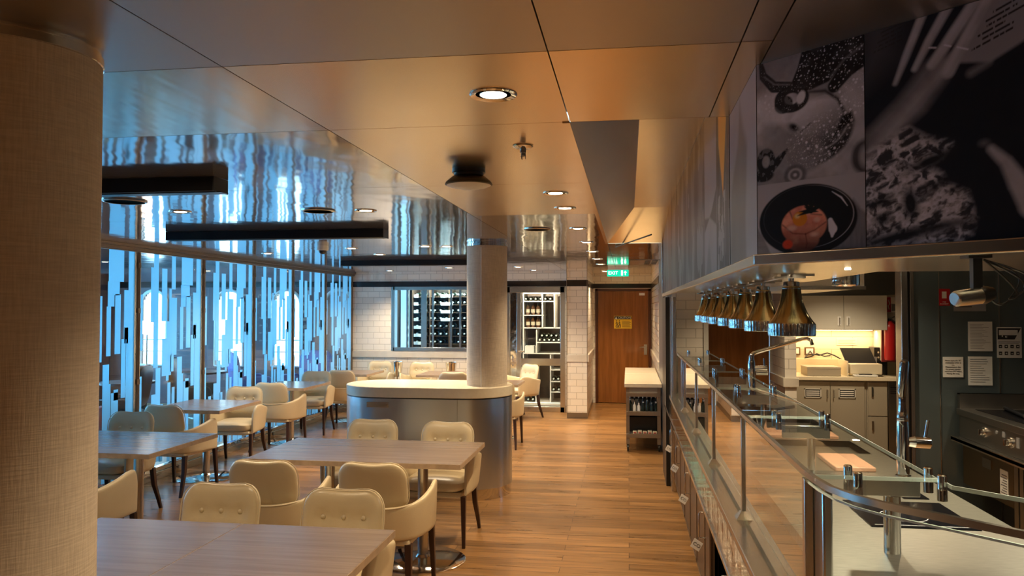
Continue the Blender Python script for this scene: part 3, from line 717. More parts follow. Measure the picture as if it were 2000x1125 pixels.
table(-4.74, -4.08, 5.0, 5.92, [(-4.42, 5.45)], 'left half of the first window table pair, mostly behind the pillar', br=.28)
table(-4.077, -3.25, 5.0, 5.92, [(-3.62, 5.45)], 'right half of first window table pair reflecting blue window light', br=.28)
table(-4.74, -3.95, 7.22, 8.10, [(-4.33, 7.66)], 'second window table with bluish reflection and polished round base')
table(-4.74, -4.02, 9.40, 10.30, [(-4.38, 9.85)], 'third window table, reflecting the glass partition')
table(-4.70, -3.90, 11.45, 12.3, [(-4.30, 11.87)], 'fourth window table nearest the tiled wall')
table(-3.15, -1.95, 11.5, 12.3, [(-2.55, 11.9)], 'table behind the divider under the wine window')
table(-2.05, -1.43, 10.2, 10.9, [(-1.75, 10.55)], 'table behind the column whose corner shows past the divider end', br=.25)

# wine buckets on floor stands
for x, y, h, lb in [(-3.88, 12.98, .845, 'tapered steel wine bucket on stand left of the chair under the wine window'), (-2.95, 13.0, .845, 'tapered steel wine bucket beneath the middle of wine window'), (-2.52, 13.0, .845, 'tapered wine bucket half hidden by the round column')]:
    t = thing('wine_bucket', lb, 'wine bucket', (x, y, 0), group='wine buckets along the far wall')
    MB().lathe([(.070, h - .24), (.078, h - .20), (.098, h - .03), (.108, h), (.100, h - .004), (.072, h - .22), (.0001, h - .225)], (x, y, 0), 32).build('bucket', M['chrome'], t)
    MB().lathe([(.10, 0), (.10, .008), (.012, .02), (.012, h - .26), (.066, h - .25), (.066, h - .24)], (x, y, 0), 24).build('stand', M['steel'], t)

# divider
t = thing('dividing_counter', 'low round-ended divider clad in satin steel with cream top around the column', 'room divider', (-1.91, 7.45, 0))
def stad(x0, x1, y0, y1, inset=0.0, n=18):
    r = (y1 - y0) / 2 - inset; cy = (y0 + y1) / 2; xa, xb = x0 + (y1 - y0) / 2, x1 - (y1 - y0) / 2
    return [(xb + r * math.sin(PI * k / n), cy - r * math.cos(PI * k / n)) for k in range(n + 1)] + [(xa - r * math.sin(PI * k / n), cy + r * math.cos(PI * k / n)) for k in range(n + 1)]
MB().prism(stad(-2.72, -1.10, 7.05, 7.88), .925, 1.02).build('top_slab', M['whitestone'], t, bevel=.006)
MB().prism(stad(-2.72, -1.10, 7.05, 7.88, .008), .915, .925).build('shadow_gap', M['black'], t)
MB().prism(stad(-2.72, -1.10, 7.05, 7.88, .004), .10, .915).build('steel_cladding', M['dividersteel'], t)
MB().prism(stad(-2.72, -1.10, 7.05, 7.88, .012), 0, .10).build('plinth', M['chrome_w'], t)
p = MB().box(-2.40, -2.19, 7.046, 7.054, .835, .885); po = p.build('socket_plate', M['steel'], t, bevel=.002)
MB().cyl((-2.385, 7.046, .86), (-2.385, 7.042, .86), .008, 12).cyl((-2.205, 7.046, .86), (-2.205, 7.042, .86), .008, 12).build('screw', M['chrome'], po)
MB().box(-1.545, -1.542, 7.051, 7.056, .10, .915).build('panel_joint', M['steel_dull'], t)

# trolleys by the corridor
def trolley(y0, y1, label, near):
    z = .83; t = thing('service_trolley', label, 'trolley', (0.2, (y0 + y1) / 2, 0), group='service trolleys by the corridor')
    B(-0.05, .40, y0, y1, z - .045, z).build('top_board', M['whitestone'], t, bevel=.003)
    for x in (-.03, .345):
        for y in (y0 + .03, y1 - .07):
            B(x, x + .04, y, y + .04, .09, z - .045).build('post', M['trolleymetal'], t)
            w = MB().cyl((x + .01, y + .02, .045), (x + .03, y + .02, .045), .04, 16).box(x + .005, x + .035, y + .01, y + .03, .05, .095)
            w.build('caster', M['black'], t)
    for zz in (.17, .44, .67): B(-.03, .385, y0 + .02, y1 - .03, zz, zz + (.05 if zz < .6 else .045)).build('shelf', M['trolleymetal'], t, bevel=.002)
    B(-.03, .385, y0 + .04, y0 + .05, .715, .785).build('apron', M['greige'], t)
    B(-.02, .375, y1 - .10, y1 - .09, .17, .66).build('back_panel', M['black'], t)
    return t
trolley(9.75, 11.25, 'near service trolley with cream top and bottles on dark shelves', True)
trolley(11.27, 12.4, 'second cream-topped trolley directly behind the near one', False)
x = 0.01
for k in range(14):
    bx, by = 0.02 + (k % 7) * .052, 9.83 + (k // 7) * .10
    h = (.13, .11, .10, .10, .12, .09, .10)[k % 7] if k < 7 else .15; m_ = (M['white'] if k in (1, 2) else M['bottle']) if k < 7 else M['black']
    t = thing('condiment_bottle', 'small dark or white bottle crowded on the middle shelf of the near trolley', 'bottle', (bx, by, .49), group='condiment bottles on the trolley shelf')
    MB().lathe([(.0001, 0), (.020, 0), (.020, h * .6), (.008, h * .78), (.008, h)], (bx, by, .49), 12).build('bottle_body', m_, t)
    MB().lathe([(.010, h), (.010, h + .018), (.0001, h + .018)], (bx, by, .49), 10).build('cap', M['steel'] if k % 3 else M['white'], t)
for k in range(5):
    bx = 0.075 + k * .06; t = thing('sauce_packet_box', 'small cream and red packet lying on the lowest trolley shelf', 'packet', (bx, 9.83, .22), group='packets on the lowest trolley shelf')
    B(bx - .025, bx + .025, 9.79, 9.87, .22, .245 + .008 * (k % 2)).build('packet', M['winelabel'] if k % 2 else M['whitestone'], t, bevel=.003)
    B(bx - .015, bx + .015, 9.788, 9.79, .225, .236).build('stripe', M['red'], t)
t = thing('storage_crate', 'black crate on the lower shelf of the near service trolley', 'crate', (.17, 10.3, .22))
MB().box(-.01, .36, 9.95, 10.7, .22, .23).box(-.01, 0, 9.95, 10.7, .23, .40).box(.35, .36, 9.95, 10.7, .23, .40).box(0, .35, 9.95, 9.96, .23, .40).box(0, .35, 10.69, 10.7, .23, .40).build('crate_body', M['black'], t)

# ================================================================ HOOD, MURAL, LAMPS
def vnoise(x, y, seed=0):
    xi = np.floor(x).astype(int); yi = np.floor(y).astype(int); fx = x - xi; fy = y - yi
    def h(a, b):
        n = np.sin(a * 127.1 + b * 311.7 + seed * 74.7) * 43758.5453; return n - np.floor(n)
    u = fx * fx * (3 - 2 * fx); v = fy * fy * (3 - 2 * fy)
    return (h(xi, yi) * (1 - u) + h(xi + 1, yi) * u) * (1 - v) + (h(xi, yi + 1) * (1 - u) + h(xi + 1, yi + 1) * u) * v
def fbm(x, y, seed=0, o=4):
    a = 0; s = 0.5
    for k in range(o): a = a + s * vnoise(x * 2 ** k, y * 2 ** k, seed + k); s *= .5
    return a / (1 - .5 ** o)
def sm(d, w): return np.clip(0.5 - d / (2 * w), 0, 1)          # 1 inside (d<0)
def seg(x, y, pts, rad):
    """signed distance to a polyline with radius (scalar or per-point)"""
    best = np.full(x.shape, 9.0); R = rad if isinstance(rad, (list, tuple)) else [rad] * len(pts)
    for (a, b, ra, rb) in zip(pts, pts[1:], R, R[1:]):
        dx, dy = b[0] - a[0], b[1] - a[1]; t = np.clip(((x - a[0]) * dx + (y - a[1]) * dy) / (dx * dx + dy * dy + 1e-9), 0, 1)
        best = np.minimum(best, np.hypot(x - a[0] - t * dx, y - a[1] - t * dy) - (ra + (rb - ra) * t))
    return best
def ell(x, y, cx, cy, rx, ry, rot=0):
    c, s = math.cos(rot), math.sin(rot); u = (x - cx) * c + (y - cy) * s; v = -(x - cx) * s + (y - cy) * c
    return (np.hypot(u / rx, v / ry) - 1) * min(rx, ry)
def poly(x, y, P):
    ins = np.zeros(x.shape, bool); d = np.full(x.shape, 9.0)
    for (a, b) in zip(P, P[1:] + P[:1]):
        c = ((a[1] > y) != (b[1] > y)) & (x < (b[0] - a[0]) * (y - a[1]) / (b[1] - a[1] + 1e-12) + a[0]); ins ^= c
        dx, dy = b[0] - a[0], b[1] - a[1]; t = np.clip(((x - a[0]) * dx + (y - a[1]) * dy) / (dx * dx + dy * dy + 1e-9), 0, 1)
        d = np.minimum(d, np.hypot(x - a[0] - t * dx, y - a[1] - t * dy))
    return np.where(ins, -d, d)
def mixc(c, m, col):
    m = np.asarray(m)[..., None]; return c * (1 - m) + np.array(col) * m if not isinstance(col, np.ndarray) or col.ndim == 1 else c * (1 - m) + col * m
def g3(v): return np.stack([v * .95, v * .96, v * 1.10], -1)
def speck(x, y, sc, seed, dens=.6, rmin=.12, rmax=.42):
    gx, gy = x * sc, y * sc; out = np.zeros(x.shape)
    for ox in (-1, 0, 1):
        for oy in (-1, 0, 1):
            cx, cy = np.floor(gx) + ox, np.floor(gy) + oy
            def h(k):
                n = np.sin(cx * 127.1 + cy * 311.7 + (seed + k) * 91.7) * 43758.5453; return n - np.floor(n)
            r = rmin + (rmax - rmin) * h(3) ** 2
            dd = np.hypot(gx - cx - h(1), gy - cy - h(2)) - r
            out = np.maximum(out, np.clip(.5 - dd / .16, 0, 1) * (h(4) < dens))
    return out
def art_left(x, y):
    n = fbm(x * 40, y * 40, 3); nf = fbm(x * 130, y * 130, 13); c = g3(.22 + .22 * n)
    K = np.zeros(x.shape)
    # pale, wet-looking skin folds
    c = mixc(c, sm(ell(x, y, .035, 2.235, .085, .060, .4), .018), g3(.66 + .30 * n - .12 * nf))
    c = mixc(c, sm(ell(x, y, .150, 2.225, .055, .030, -.2), .012), g3(.74 + .2 * n))
    c = mixc(c, sm(ell(x, y, .225, 2.245, .040, .028, .3), .006) * .8, g3(.40 + .25 * n))
    c = mixc(c, sm(ell(x, y, .265, 2.235, .040, .060), .008), g3(.42 + .25 * n))
    c = mixc(c, sm(poly(x, y, [(.10, 2.06), (.17, 2.085), (.215, 2.135), (.30, 2.19), (.30, 2.05)]), .008), g3(.34 + .28 * n))
    c = mixc(c, sm(seg(x, y, [(.15, 2.075), (.20, 2.10), (.235, 2.135), (.30, 2.165)], [.004, .008, .010, .012]), .012) * .7, g3(.62 + 0 * n))
    # head: bright crown falling off to a black underside
    hd = ell(x, y, .168, 2.168, .094, .076, .25)
    shade = np.clip((y - 2.115) / .13 + (.175 - x) * 3.2, 0, 1) ** 1.3
    c = mixc(c, sm(hd, .004), g3(.05 + .80 * shade + .10 * (nf - .5)))
    c = mixc(c, sm(np.abs(ell(x, y, .178, 2.188, .070, .062, .25)) - .001, .003) * (x > .15) * .6, g3(.85 + 0 * n))
    body = poly(x, y, [(.0, 2.185), (.05, 2.150), (.09, 2.11), (.115, 2.075), (.16, 2.085), (.20, 2.11), (.165, 2.150), (.12, 2.165), (.07, 2.205), (.02, 2.215)])
    c = mixc(c, sm(body, .010), g3(.16 + .22 * n + .30 * np.clip((.09 - x) * 8, 0, 1)))
    c = mixc(c, sm(poly(x, y, [(.235, 2.165), (.262, 2.178), (.255, 2.200), (.232, 2.195), (.21, 2.15)]), .004), g3(.015 + 0 * n))
    c = mixc(c, sm(seg(x, y, [(.150, 2.268), (.190, 2.262), (.222, 2.236), (.236, 2.205)], [.002, .004, .004, .003]), .003), g3(.07 + 0 * n))
    c = mixc(c, sm(ell(x, y, .105, 2.190, .018, .010, -.6), .004), g3(.18 + 0 * n)); c = mixc(c, sm(ell(x, y, .106, 2.191, .010, .0055, -.6), .003), g3(.01 + 0 * n))
    for q in range(9): c = mixc(c, sm(ell(x, y, .125 + q * .0035, 2.176 + q * .0022, .0014, .0022), .001), g3(.03 + 0 * n))
    c = mixc(c, sm(ell(x, y, .284, 2.092, .030, .038), .005), g3(.06 + .05 * n)); c = mixc(c, sm(ell(x, y, .288, 2.092, .015, .024), .006), g3(.45 + 0 * n))
    # bright speckles, big and small
    area = np.clip(sm(ell(x, y, .170, 2.150, .085, .058, .35), .012) + sm(ell(x, y, .262, 2.24, .045, .055), .01) + .8 * sm(ell(x, y, .03, 2.262, .03, .03), .01), 0, 1)
    c = mixc(c, area * speck(x, y, 105, 5, .62, .10, .36) * .9, g3(.95 + 0 * n)); c = mixc(c, area * speck(x, y, 230, 15, .55, .12, .34) * .7, g3(.80 + 0 * n))
    # dark arms
    arm = np.minimum(poly(x, y, [(.145, 2.42), (.118, 2.335), (.100, 2.300), (.15, 2.272), (.20, 2.282), (.245, 2.318), (.30, 2.36), (.30, 2.42)]), seg(x, y, [(.213, 2.268), (.245, 2.300), (.30, 2.335)], [.016, .021, .030]))
    c = mixc(c, sm(arm, .002), g3(.02 + .10 * np.clip(fbm(x * 35, y * 35, 2) - .45, 0, 1)))
    c = mixc(c, sm(arm + .004, .002) * speck(x, y, 150, 11, .60, .10, .34) * .95, g3(.80 + 0 * n))
    c = mixc(c, sm(seg(x, y, [(.205, 2.292), (.24, 2.325), (.30, 2.352)], .0025), .003) * .5, g3(.30 + 0 * n))
    ring = np.abs(ell(x, y, .100, 2.262, .034, .024, -.1)) - .010
    tn = np.minimum(seg(x, y, [(.012, 2.375), (.020, 2.335), (.050, 2.302), (.095, 2.292), (.138, 2.280)], [.005, .011, .014, .013, .010]), ring)
    c = mixc(c, sm(ell(x, y, .078, 2.252, .026, .022), .002), g3(.04 + .12 * (fbm(x * 70, y * 70, 5) > .55)))
    c = mixc(c, sm(tn, .0018), g3(.015 + .05 * nf))
    c = mixc(c, sm(tn + .005, .002) * speck(x, y, 210, 19, .45, .1, .3) * .7, g3(.60 + 0 * n))
    c = mixc(c, sm(seg(x, y, [(.024, 2.333), (.052, 2.308), (.095, 2.298)], .0018), .002) * .6, g3(.35 + 0 * n))
    c = mixc(c, sm(ell(x, y, .126, 2.260, .011, .016, -.4), .002), g3(.92 + 0 * n))
    cu = np.minimum(np.abs(ell(x, y, .026, 2.118, .019, .024)) - .008, seg(x, y, [(.040, 2.098), (.060, 2.115), (.085, 2.138)], [.012, .010, .004])); cu = np.minimum(cu, ell(x, y, .018, 2.084, .030, .016))
    c = mixc(c, sm(cu, .002), g3(.02 + .12 * (fbm(x * 90, y * 90, 8) > .56))); c = mixc(c, sm(ell(x, y, .026, 2.118, .010, .014), .003), g3(.28 + .2 * nf))
    cd = ell(x, y, .108, 2.074, .026, .022); c = mixc(c, sm(cd - .004, .003), g3(.12 + .1 * nf)); c = mixc(c, sm(np.abs(cd + .008) - .0025, .002), g3(.50 + 0 * n)); c = mixc(c, sm(cd + .018, .002), g3(.65 + 0 * n))
    # the bowl picture under the slanting edge
    low = sm(y - (2.061 - .004 * (x / .286)), .0008)
    b = g3(.50 - .10 * np.clip((x - .2) * 4, 0, 1) + .04 * n)
    b = mixc(b, sm(poly(x, y, [(-.01, 1.965), (.016, 1.930), (.045, 1.87), (-.02, 1.87)]), .003), g3(.22 + .10 * fbm(x * 20, y * 200, 61)))
    b = mixc(b, sm(poly(x, y, [(.258, 2.0), (.275, 1.975), (.30, 1.955), (.30, 1.87), (.20, 1.87)]), .004), g3(.16 + .12 * fbm(x * 200, y * 20, 62)))
    b = mixc(b, sm(ell(x, y, .136, 1.962, .131, .086, -.02), .0015), g3(.012 + .0 * n))
    b = mixc(b, sm(np.abs(ell(x, y, .138, 1.969, .120, .075, -.02)) - .0004, .0010) * np.clip((x - .12) * 9, .10, 1), g3(.55 + 0 * n))
    b = mixc(b, sm(seg(x, y, [(.205, 2.022), (.228, 2.006), (.243, 1.985)], [.0006, .002, .0006]), .001), g3(.8 + 0 * n))
    to = np.minimum(ell(x, y, .130, 1.950, .061, .047), ell(x, y, .126, 1.915, .045, .030)); fold = fbm(x * 45 + 2 * n, y * 45, 63)
    tom = np.stack([.50 + .50 * fold, .10 + .38 * fold, .07 + .26 * fold], -1) * (.18 + 1.0 * np.clip((y - 1.893) / .07, 0, 1))[..., None]
    b = mixc(b, sm(to, .0018), tom)
    for q in ([(.072, 1.955), (.100, 1.932), (.135, 1.928)], [(.135, 1.928), (.16, 1.936), (.188, 1.952)], [(.135, 1.928), (.139, 1.905), (.136, 1.895)], [(.100, 1.968), (.092, 1.988)], [(.15, 1.975), (.178, 1.970)]): b = mixc(b, sm(seg(x, y, q, .0012), .002) * .8, [.10, .012, .010])
    for q in ((.158, 1.926, .010, .005), (.098, 1.945, .012, .006), (.165, 1.96, .008, .006)): b = mixc(b, sm(ell(x, y, *q), .003) * .7, [.90, .62, .50])
    b = mixc(b, sm(ell(x, y, .120, 1.966, .020, .018), .0015), [.85, .30, .02]); b = mixc(b, sm(ell(x, y, .113, 1.973, .006, .005), .003), [1.0, .75, .35])
    for a in range(9): b = mixc(b, sm(seg(x, y, [(.150, 1.983), (.150 + (.020 + .012 * (a % 3)) * math.cos(a * .5 - .3), 1.985 + (.022 + .010 * (a % 2)) * math.sin(a * .5 - .3))], [.006, .0006]), .0012), [.012, .015, .012])
    b = mixc(b, sm(seg(x, y, [(.200, 1.955), (.206, 1.935), (.204, 1.918)], [.006, .011, .003]), .0015), g3(.75 + .2 * n))
    b = mixc(b, sm(ell(x, y, .086, 1.906, .014, .011), .002) * (fbm(x * 130, y * 130, 66) > .35), [.75, .07, .02])
    c = mixc(c, low, b)
    return np.clip(c, 0, .98)
def art_right(x, y):
    n = fbm(x * 30, y * 30, 21); c = np.stack([.010 + 0 * x, .014 + 0 * x, .022 + 0 * x], -1)
    c = mixc(c, sm(poly(x, y, [(.28, 2.40), (.37, 2.40), (.35, 2.30), (.28, 2.25)]), .04) * .5, g3(.10 + 0 * n))
    paper = poly(x, y, [(.48, 2.255), (.505, 2.29), (.545, 2.40), (.70, 2.45), (.70, 2.31), (.60, 2.262), (.55, 2.240)])
    c = mixc(c, sm(paper, .004), g3(.21 + 0 * n))
    arm = poly(x, y, [(.285, 2.14), (.36, 2.20), (.42, 2.265), (.455, 2.285), (.485, 2.262), (.465, 2.225), (.42, 2.17), (.37, 2.135), (.285, 2.075)])
    c = mixc(c, sm(arm, .012), g3(.10 + .10 * n + .25 * np.clip(.03 - np.abs((y - 2.18) - (x - .39) * .95), 0, .03) / .03 * .4))
    for P, r in (([(.358, 2.24), (.381, 2.293), (.418, 2.375)], [.004, .008, .009]), ([(.40, 2.262), (.43, 2.314), (.470, 2.375)], [.006, .009, .010]), ([(.435, 2.262), (.47, 2.304), (.526, 2.375)], [.010, .012, .012]), ([(.468, 2.24), (.50, 2.295), (.552, 2.38)], [.014, .012, .010])):
        c = mixc(c, sm(seg(x, y, P, r), .004), g3(.22 + .16 * n)); c = mixc(c, sm(seg(x + .004, y, P, [q * .3 for q in r]), .005) * .6, g3(.42 + 0 * n))
    for (a, b) in (((.430, 2.3), (.444, 2.296)), ((.462, 2.297), (.474, 2.291)), ((.487, 2.286), (.507, 2.276))): c = mixc(c, sm(seg(x, y, [a, b], .0012), .0015), g3(.6 + 0 * n))
    c = mixc(c, sm(seg(x, y, [(.512, 2.226), (.545, 2.24)], [.006, .005]), .008) * .7, g3(.22 + 0 * n))
    # lines of print, slanting
    t = (y - 2.30) - (x - .545) * .32; u = x
    for k in range(6):
        yy = -.018 + k * .0105; l0 = .515 + .006 * k + .01 * (k % 2)
        c = mixc(c, sm(np.abs(t - yy) - .0022, .0009) * (u > l0) * (u < l0 + .075 - .012 * (k % 3)) * (vnoise(u * 420, np.full(u.shape, k * 1.0), 5) > .25), g3(.02 + 0 * n))
    t = (y - 2.345) - (x - .34) * .2
    for k in range(5): c = mixc(c, .6 * sm(np.abs(t + .018 - k * .009) - .0018, .0009) * (x > .31 + .004 * k) * (x < .375) * (vnoise(x * 420, np.full(x.shape, k * 1.0), 6) > .3), g3(.02 + 0 * n))
    fl = poly(x, y, [(.28, 2.09), (.333, 2.118), (.379, 2.14), (.42, 2.11), (.47, 2.09), (.45, 2.065), (.42, 2.05), (.45, 2.03), (.462, 2.005), (.50, 1.985), (.515, 1.93), (.50, 1.88), (.28, 1.88)])
    rid = 1 - np.abs(2 * fbm(x * 32 + 2.5 * n + y * 20, y * 46 - x * 18, 31, 6) - 1); rid2 = np.clip((rid - .62) * 3.2, 0, 1) * (.55 + .7 * fbm(x * 160, y * 160, 33))
    c = mixc(c, sm(fl, .012) * np.clip(.35 + rid2, 0, 1), g3(.07 + .40 * rid2))
    for q in ((.387, 1.975, .016, .034, .1), (.32, 1.985, .028, .010, .3), (.326, 1.947, .018, .012, 0), (.44, 1.92, .07, .008, .12), (.36, 1.905, .10, .012, .15), (.43, 2.06, .045, .013, .25), (.44, 2.005, .03, .008, .6)):
        c = mixc(c, sm(ell(x, y, *q), .008) * (.7 + .3 * (rid > .5)), np.stack([.012 + 0 * x, .015 + 0 * x, .02 + 0 * x], -1))
    h = seg(x, y, [(.548, 2.066), (.575, 2.035), (.597, 1.99), (.625, 1.95), (.70, 1.93)], [.007, .011, .018, .03, .045])
    c = mixc(c, sm(h, .006), g3(.24 + .16 * n)); c = mixc(c, sm(ell(x, y, .535, 2.08, .008, .006), .006) * .5, g3(.2 + 0 * n))
    return c * 1.55
def art_side(x, y):   # x = distance along the aisle from the corner, seen at a grazing angle
    n = fbm(x * 7, y * 6, 41); st = fbm(x * 26, y * 5, 44); c = g3(.13 + .10 * st) * np.array([1.05, .98, .93])
    A = x < .53; a = g3(.17 + .06 * n) * np.array([1.03, .99, 1.04])
    a = mixc(a, sm(poly(x, y, [(.18, 1.8), (.20, 2.0), (.16, 2.2), (.24, 2.27), (.30, 2.36), (.34, 2.24), (.50, 2.12), (.53, 1.8)]), .02), g3(.075 + .05 * n) * np.array([1.08, 1, .86]))
    c = np.where(A[..., None], a, c)
    Bm = (x >= .53) & (x < .93); b = g3(.035 + .05 * (fbm(x * 30, y * 8, 47) > .55))
    b = mixc(b, sm(poly(x, y, [(.66, 2.7), (.62, 2.40), (.72, 2.14), (.85, 2.34), (.86, 2.7)]), .01), [.75, .33, .04])
    b = mixc(b, ((fbm(x * 22, y * 6, 49) > .58) & (y < 2.15)) * .8, g3(.30 + 0 * n)); c = np.where(Bm[..., None], b, c)
    Cm = (x >= .93) & (x < 1.38); q = g3(.23 + .05 * n)
    q = mixc(q, sm(poly(x, y, [(.93, 2.20), (1.10, 2.13), (1.38, 2.07), (1.38, 2.13), (1.15, 2.11), (.93, 2.06)]), .006), g3(.05 + 0 * n))
    q = mixc(q, sm(poly(x, y, [(1.1, 1.87), (1.2, 2.02), (1.35, 1.87)]), .02) * .6, g3(.10 + 0 * n)); c = np.where(Cm[..., None], q, c)
    Dm = x >= 1.38; e = g3(.055 + .10 * np.clip((fbm(x * 5, y * 2.2, 52) - .4) * 4, 0, 1)) * np.array([1.06, .98, .9])
    e = mixc(e, (fbm(x * 6, y * 3, 55) > .62) * .6, g3(.26 + 0 * n)); e = mixc(e, ((x > 4.0) & (x < 4.5)) * .6, [.16, .10, .07]); c = np.where(Dm[..., None], e, c)
    return c * 1.25
def mural(name, label, fn, u0, u1, z0, z1, nu, nv, P, cat='mural panel'):
    """flat printed panel, 5 mm thick; P(u, z, d) -> world point, d = depth behind the face"""
    mb = MB(); cols = []
    us = np.linspace(u0, u1, nu + 1); zs = np.linspace(z0, z1, nv + 1); UU, ZZ = np.meshgrid(us, zs); C = fn(UU, ZZ)
    for j in range(nv + 1):
        for i in range(nu + 1): mb.v.append(P(us[i], zs[j], 0))
    w = nu + 1
    for j in range(nv):
        for i in range(nu): mb.f.append((j * w + i, j * w + i + 1, (j + 1) * w + i + 1, (j + 1) * w + i)); mb.m.append(0)
    o0 = len(mb.v)
    for (u, z) in ((u0, z0), (u1, z0), (u1, z1), (u0, z1)):
        for d in (0.0, .005): mb.v.append(P(u, z, d))
    for k in range(4):
        a, b = o0 + 2 * k, o0 + 2 * ((k + 1) % 4); mb.f.append((a, b, b + 1, a + 1)); mb.m.append(0)
    mb.f.append((o0 + 1, o0 + 3, o0 + 5, o0 + 7)); mb.m.append(0)
    o = mb.build(name, M['print'], smooth=False)
    ca = o.data.color_attributes.new('print', 'FLOAT_COLOR', 'POINT')
    arr = np.ones((len(mb.v), 4), np.float32); arr[:, :3] = .03; arr[:o0, :3] = np.clip(C.reshape(-1, 3), 0, 1)
    ca.data.foreach_set('color', arr.ravel()); return tag(o, label, cat, 'printed panels on the kitchen bulkhead')
q7 = math.sqrt(.5)
def PD(s, z, d): return (.326 + s * q7 + d * q7, 2.066 - s * q7 + d * q7, z)
mural('mural_panel', 'printed panel with speckled octopus above a black bowl holding a red tomato', art_left, 0.0, .286, 1.887, CZ - .001, 230, 380, PD)
mural('mural_panel', 'large dark printed panel of hands, recipe lines and scattered flour', art_right, .288, 1.0, 1.887, CZ - .001, 420, 280, PD)
q8 = mural('mural_panel', 'plain dark end piece of the slanting mural at the picture edge', lambda x, y: g3(.012 + 0 * x), 1.001, 1.6, 1.887, CZ - .001, 4, 4, PD)
mural('mural_panel', 'printed panel on the long side of bulkhead, grey and lilac beside the corner', art_side, 0.0, .53, 1.887, CZ - .001, 90, 90, lambda u, z, d: (.325 + d, 2.07 + u, z))
mural('mural_panel', 'printed panel on the long aisle side with an orange shape and dark streaks', art_side, .545, 5.45, 1.887, 2.558, 420, 120, lambda u, z, d: (.325 + d, 2.07 + u, z))

t = thing('kitchen_hood', 'stainless hood canopy carrying the murals, its bright lip running round the corner', 'hood', (.7, 3.0, 1.9))
co = MB().box(.332, .352, 2.075, 7.53, 1.90, 2.30).obox((.336, 2.08), (1.62, .796), .02, 1.90, 2.34); co.build('bulkhead_core', M['steel_dull'], t)
lp = MB().box(.314, .338, 2.06, 7.53, 1.858, 1.886).box(.314, .336, 7.52, 7.53, 1.86, 2.55)
lp.prism([(.314, 2.060), (.338, 2.072), (1.634, .776), (1.617, .757)], 1.858, 1.886); lp.build('lip', M['steel'], t, bevel=.003)
MB().prism([(.338, 7.5), (.338, 2.075), (1.62, .80), (3.0, .80), (3.0, 3.3), (.98, 3.3), (.98, 7.5)], 1.895, 1.915).build('underside', M['steel'], t)
MB().box(.90, .98, 3.2, 7.5, 1.915, 2.30).box(.98, 3.0, 3.28, 3.36, 1.915, 2.30).build('inner_skirt', M['steel_dull'], t)
for k, (x, y) in enumerate([(1.05, 1.75), (.80, 3.05), (1.6, 2.1), (1.5, 3.0)]):
    MB().lathe([(.0001, -.004), (.010, -.004), (.012, 0)], (x, y, 1.895), 20).build('hood_light', M['lampglow'], t)
    l = bpy.data.lights.new('lamp_light', 'SPOT'); l.energy = 20; l.color = (1, .90, .66); l.spot_size = math.radians(130); l.spot_blend = .8; l.shadow_soft_size = .03
    lo = bpy.data.objects.new('lamp_light', l); COL.objects.link(lo); lo.parent = t; lo.location = (x - .7, y - 3.0, 1.885 - 1.9)

# heat lamps
LY = [3.56, 4.28, 4.92, 5.52, 6.16, 6.79, 7.41]
names = ['nearest and largest', 'second', 'third', 'fourth, middle', 'fifth', 'sixth', 'seventh and farthest']
def heat_lamp(label):
    t = thing('heat_lamp', label, 'heat lamp', (0, 0, 0), group='bell heat lamps over the counter', local=True)
    sh = MB().lathe([(.032, 1.845), (.038, 1.84), (.040, 1.825), (.043, 1.80), (.052, 1.765), (.068, 1.725), (.084, 1.70), (.0945, 1.687), (.0965, 1.683)], n=72)
    so = sh.build('shade', M['bronze'], t)
    MB().lathe([(.0955, 1.686), (.0975, 1.680), (.0975, 1.642), (.0985, 1.632), (.0965, 1.630), (.0945, 1.64), (.093, 1.68)], n=144, flute=36, frange=(1.641, 1.681)).build('fluted_band', M['chrome'], so)
    MB().lathe([(.020, 1.868), (.034, 1.864), (.035, 1.846), (.031, 1.843), (.031, 1.838), (.039, 1.836), (.039, 1.83)], n=32).build('collar', M['chrome'], t)
    c = MB().lathe([(.012, 1.885), (.012, 1.868)], n=16).box(-.075, .055, -.028, .028, 1.879, 1.887); c.build('ceiling_bracket', M['steel'], t)
    MB().box(-.05, .09, -.035, .035, 1.887, 1.895).build('rail_plate', M['chrome_w'], t)
    b = MB().lathe([(.0001, 1.655), (.025, 1.662), (.036, 1.69), (.030, 1.72), (.014, 1.75), (.0001, 1.76)], n=20); b.build('bulb', M['whiteplast'], t)
    return t
h0 = heat_lamp(names[0] + ' bell-shaped golden heat lamp, hanging over the counter, frontmost of the row')
for k in range(1, 7): clone(h0, (.70, LY[k], 0), 0, names[k] + ' bell-shaped golden heat lamp of the row, counted from the front')
h0.location = (.70, LY[0], 0)
MB_ = MB().cyl((.70, 3.5, 1.889), (.70, 7.45, 1.889), .006, 10)
tag(MB_.build('lamp_rail', M['steel']), 'slim steel track the golden heat lamps hang from', 'rail')
# ducts and can light behind the lamps
t = thing('ceiling_duct', 'cream boxed duct hanging under the kitchen ceiling behind the heat lamps', 'duct', (1.2, 5.5, 2.0))
MB().box(1.0, 1.38, 4.9, 6.4, 1.865, 2.31).build('duct_box', M['whitecab'], t, bevel=.01)
MB().box(.995, 1.385, 4.895, 4.90, 1.86, 1.88).build('flange', M['steel'], t)
for x, y, lb in [(1.09, 4.2, 'chrome can downlight right behind the front heat lamp'), (1.12, 7.3, 'small chrome can downlight far behind the row of heat lamps')]:
    t = thing('can_light', lb, 'lamp', (x, y, 2.31), group='chrome can lights in the kitchen')
    MB().lathe([(.060, 1.945), (.068, 1.940), (.068, 1.868), (.062, 1.862), (.055, 1.87), (.0001, 1.872)], (x, y, 0), 36).build('can', M['chrome'], t)
    MB().cyl((x, y, 1.94), (x, y, 2.31), .018, 14).build('stem', M['black'], t)
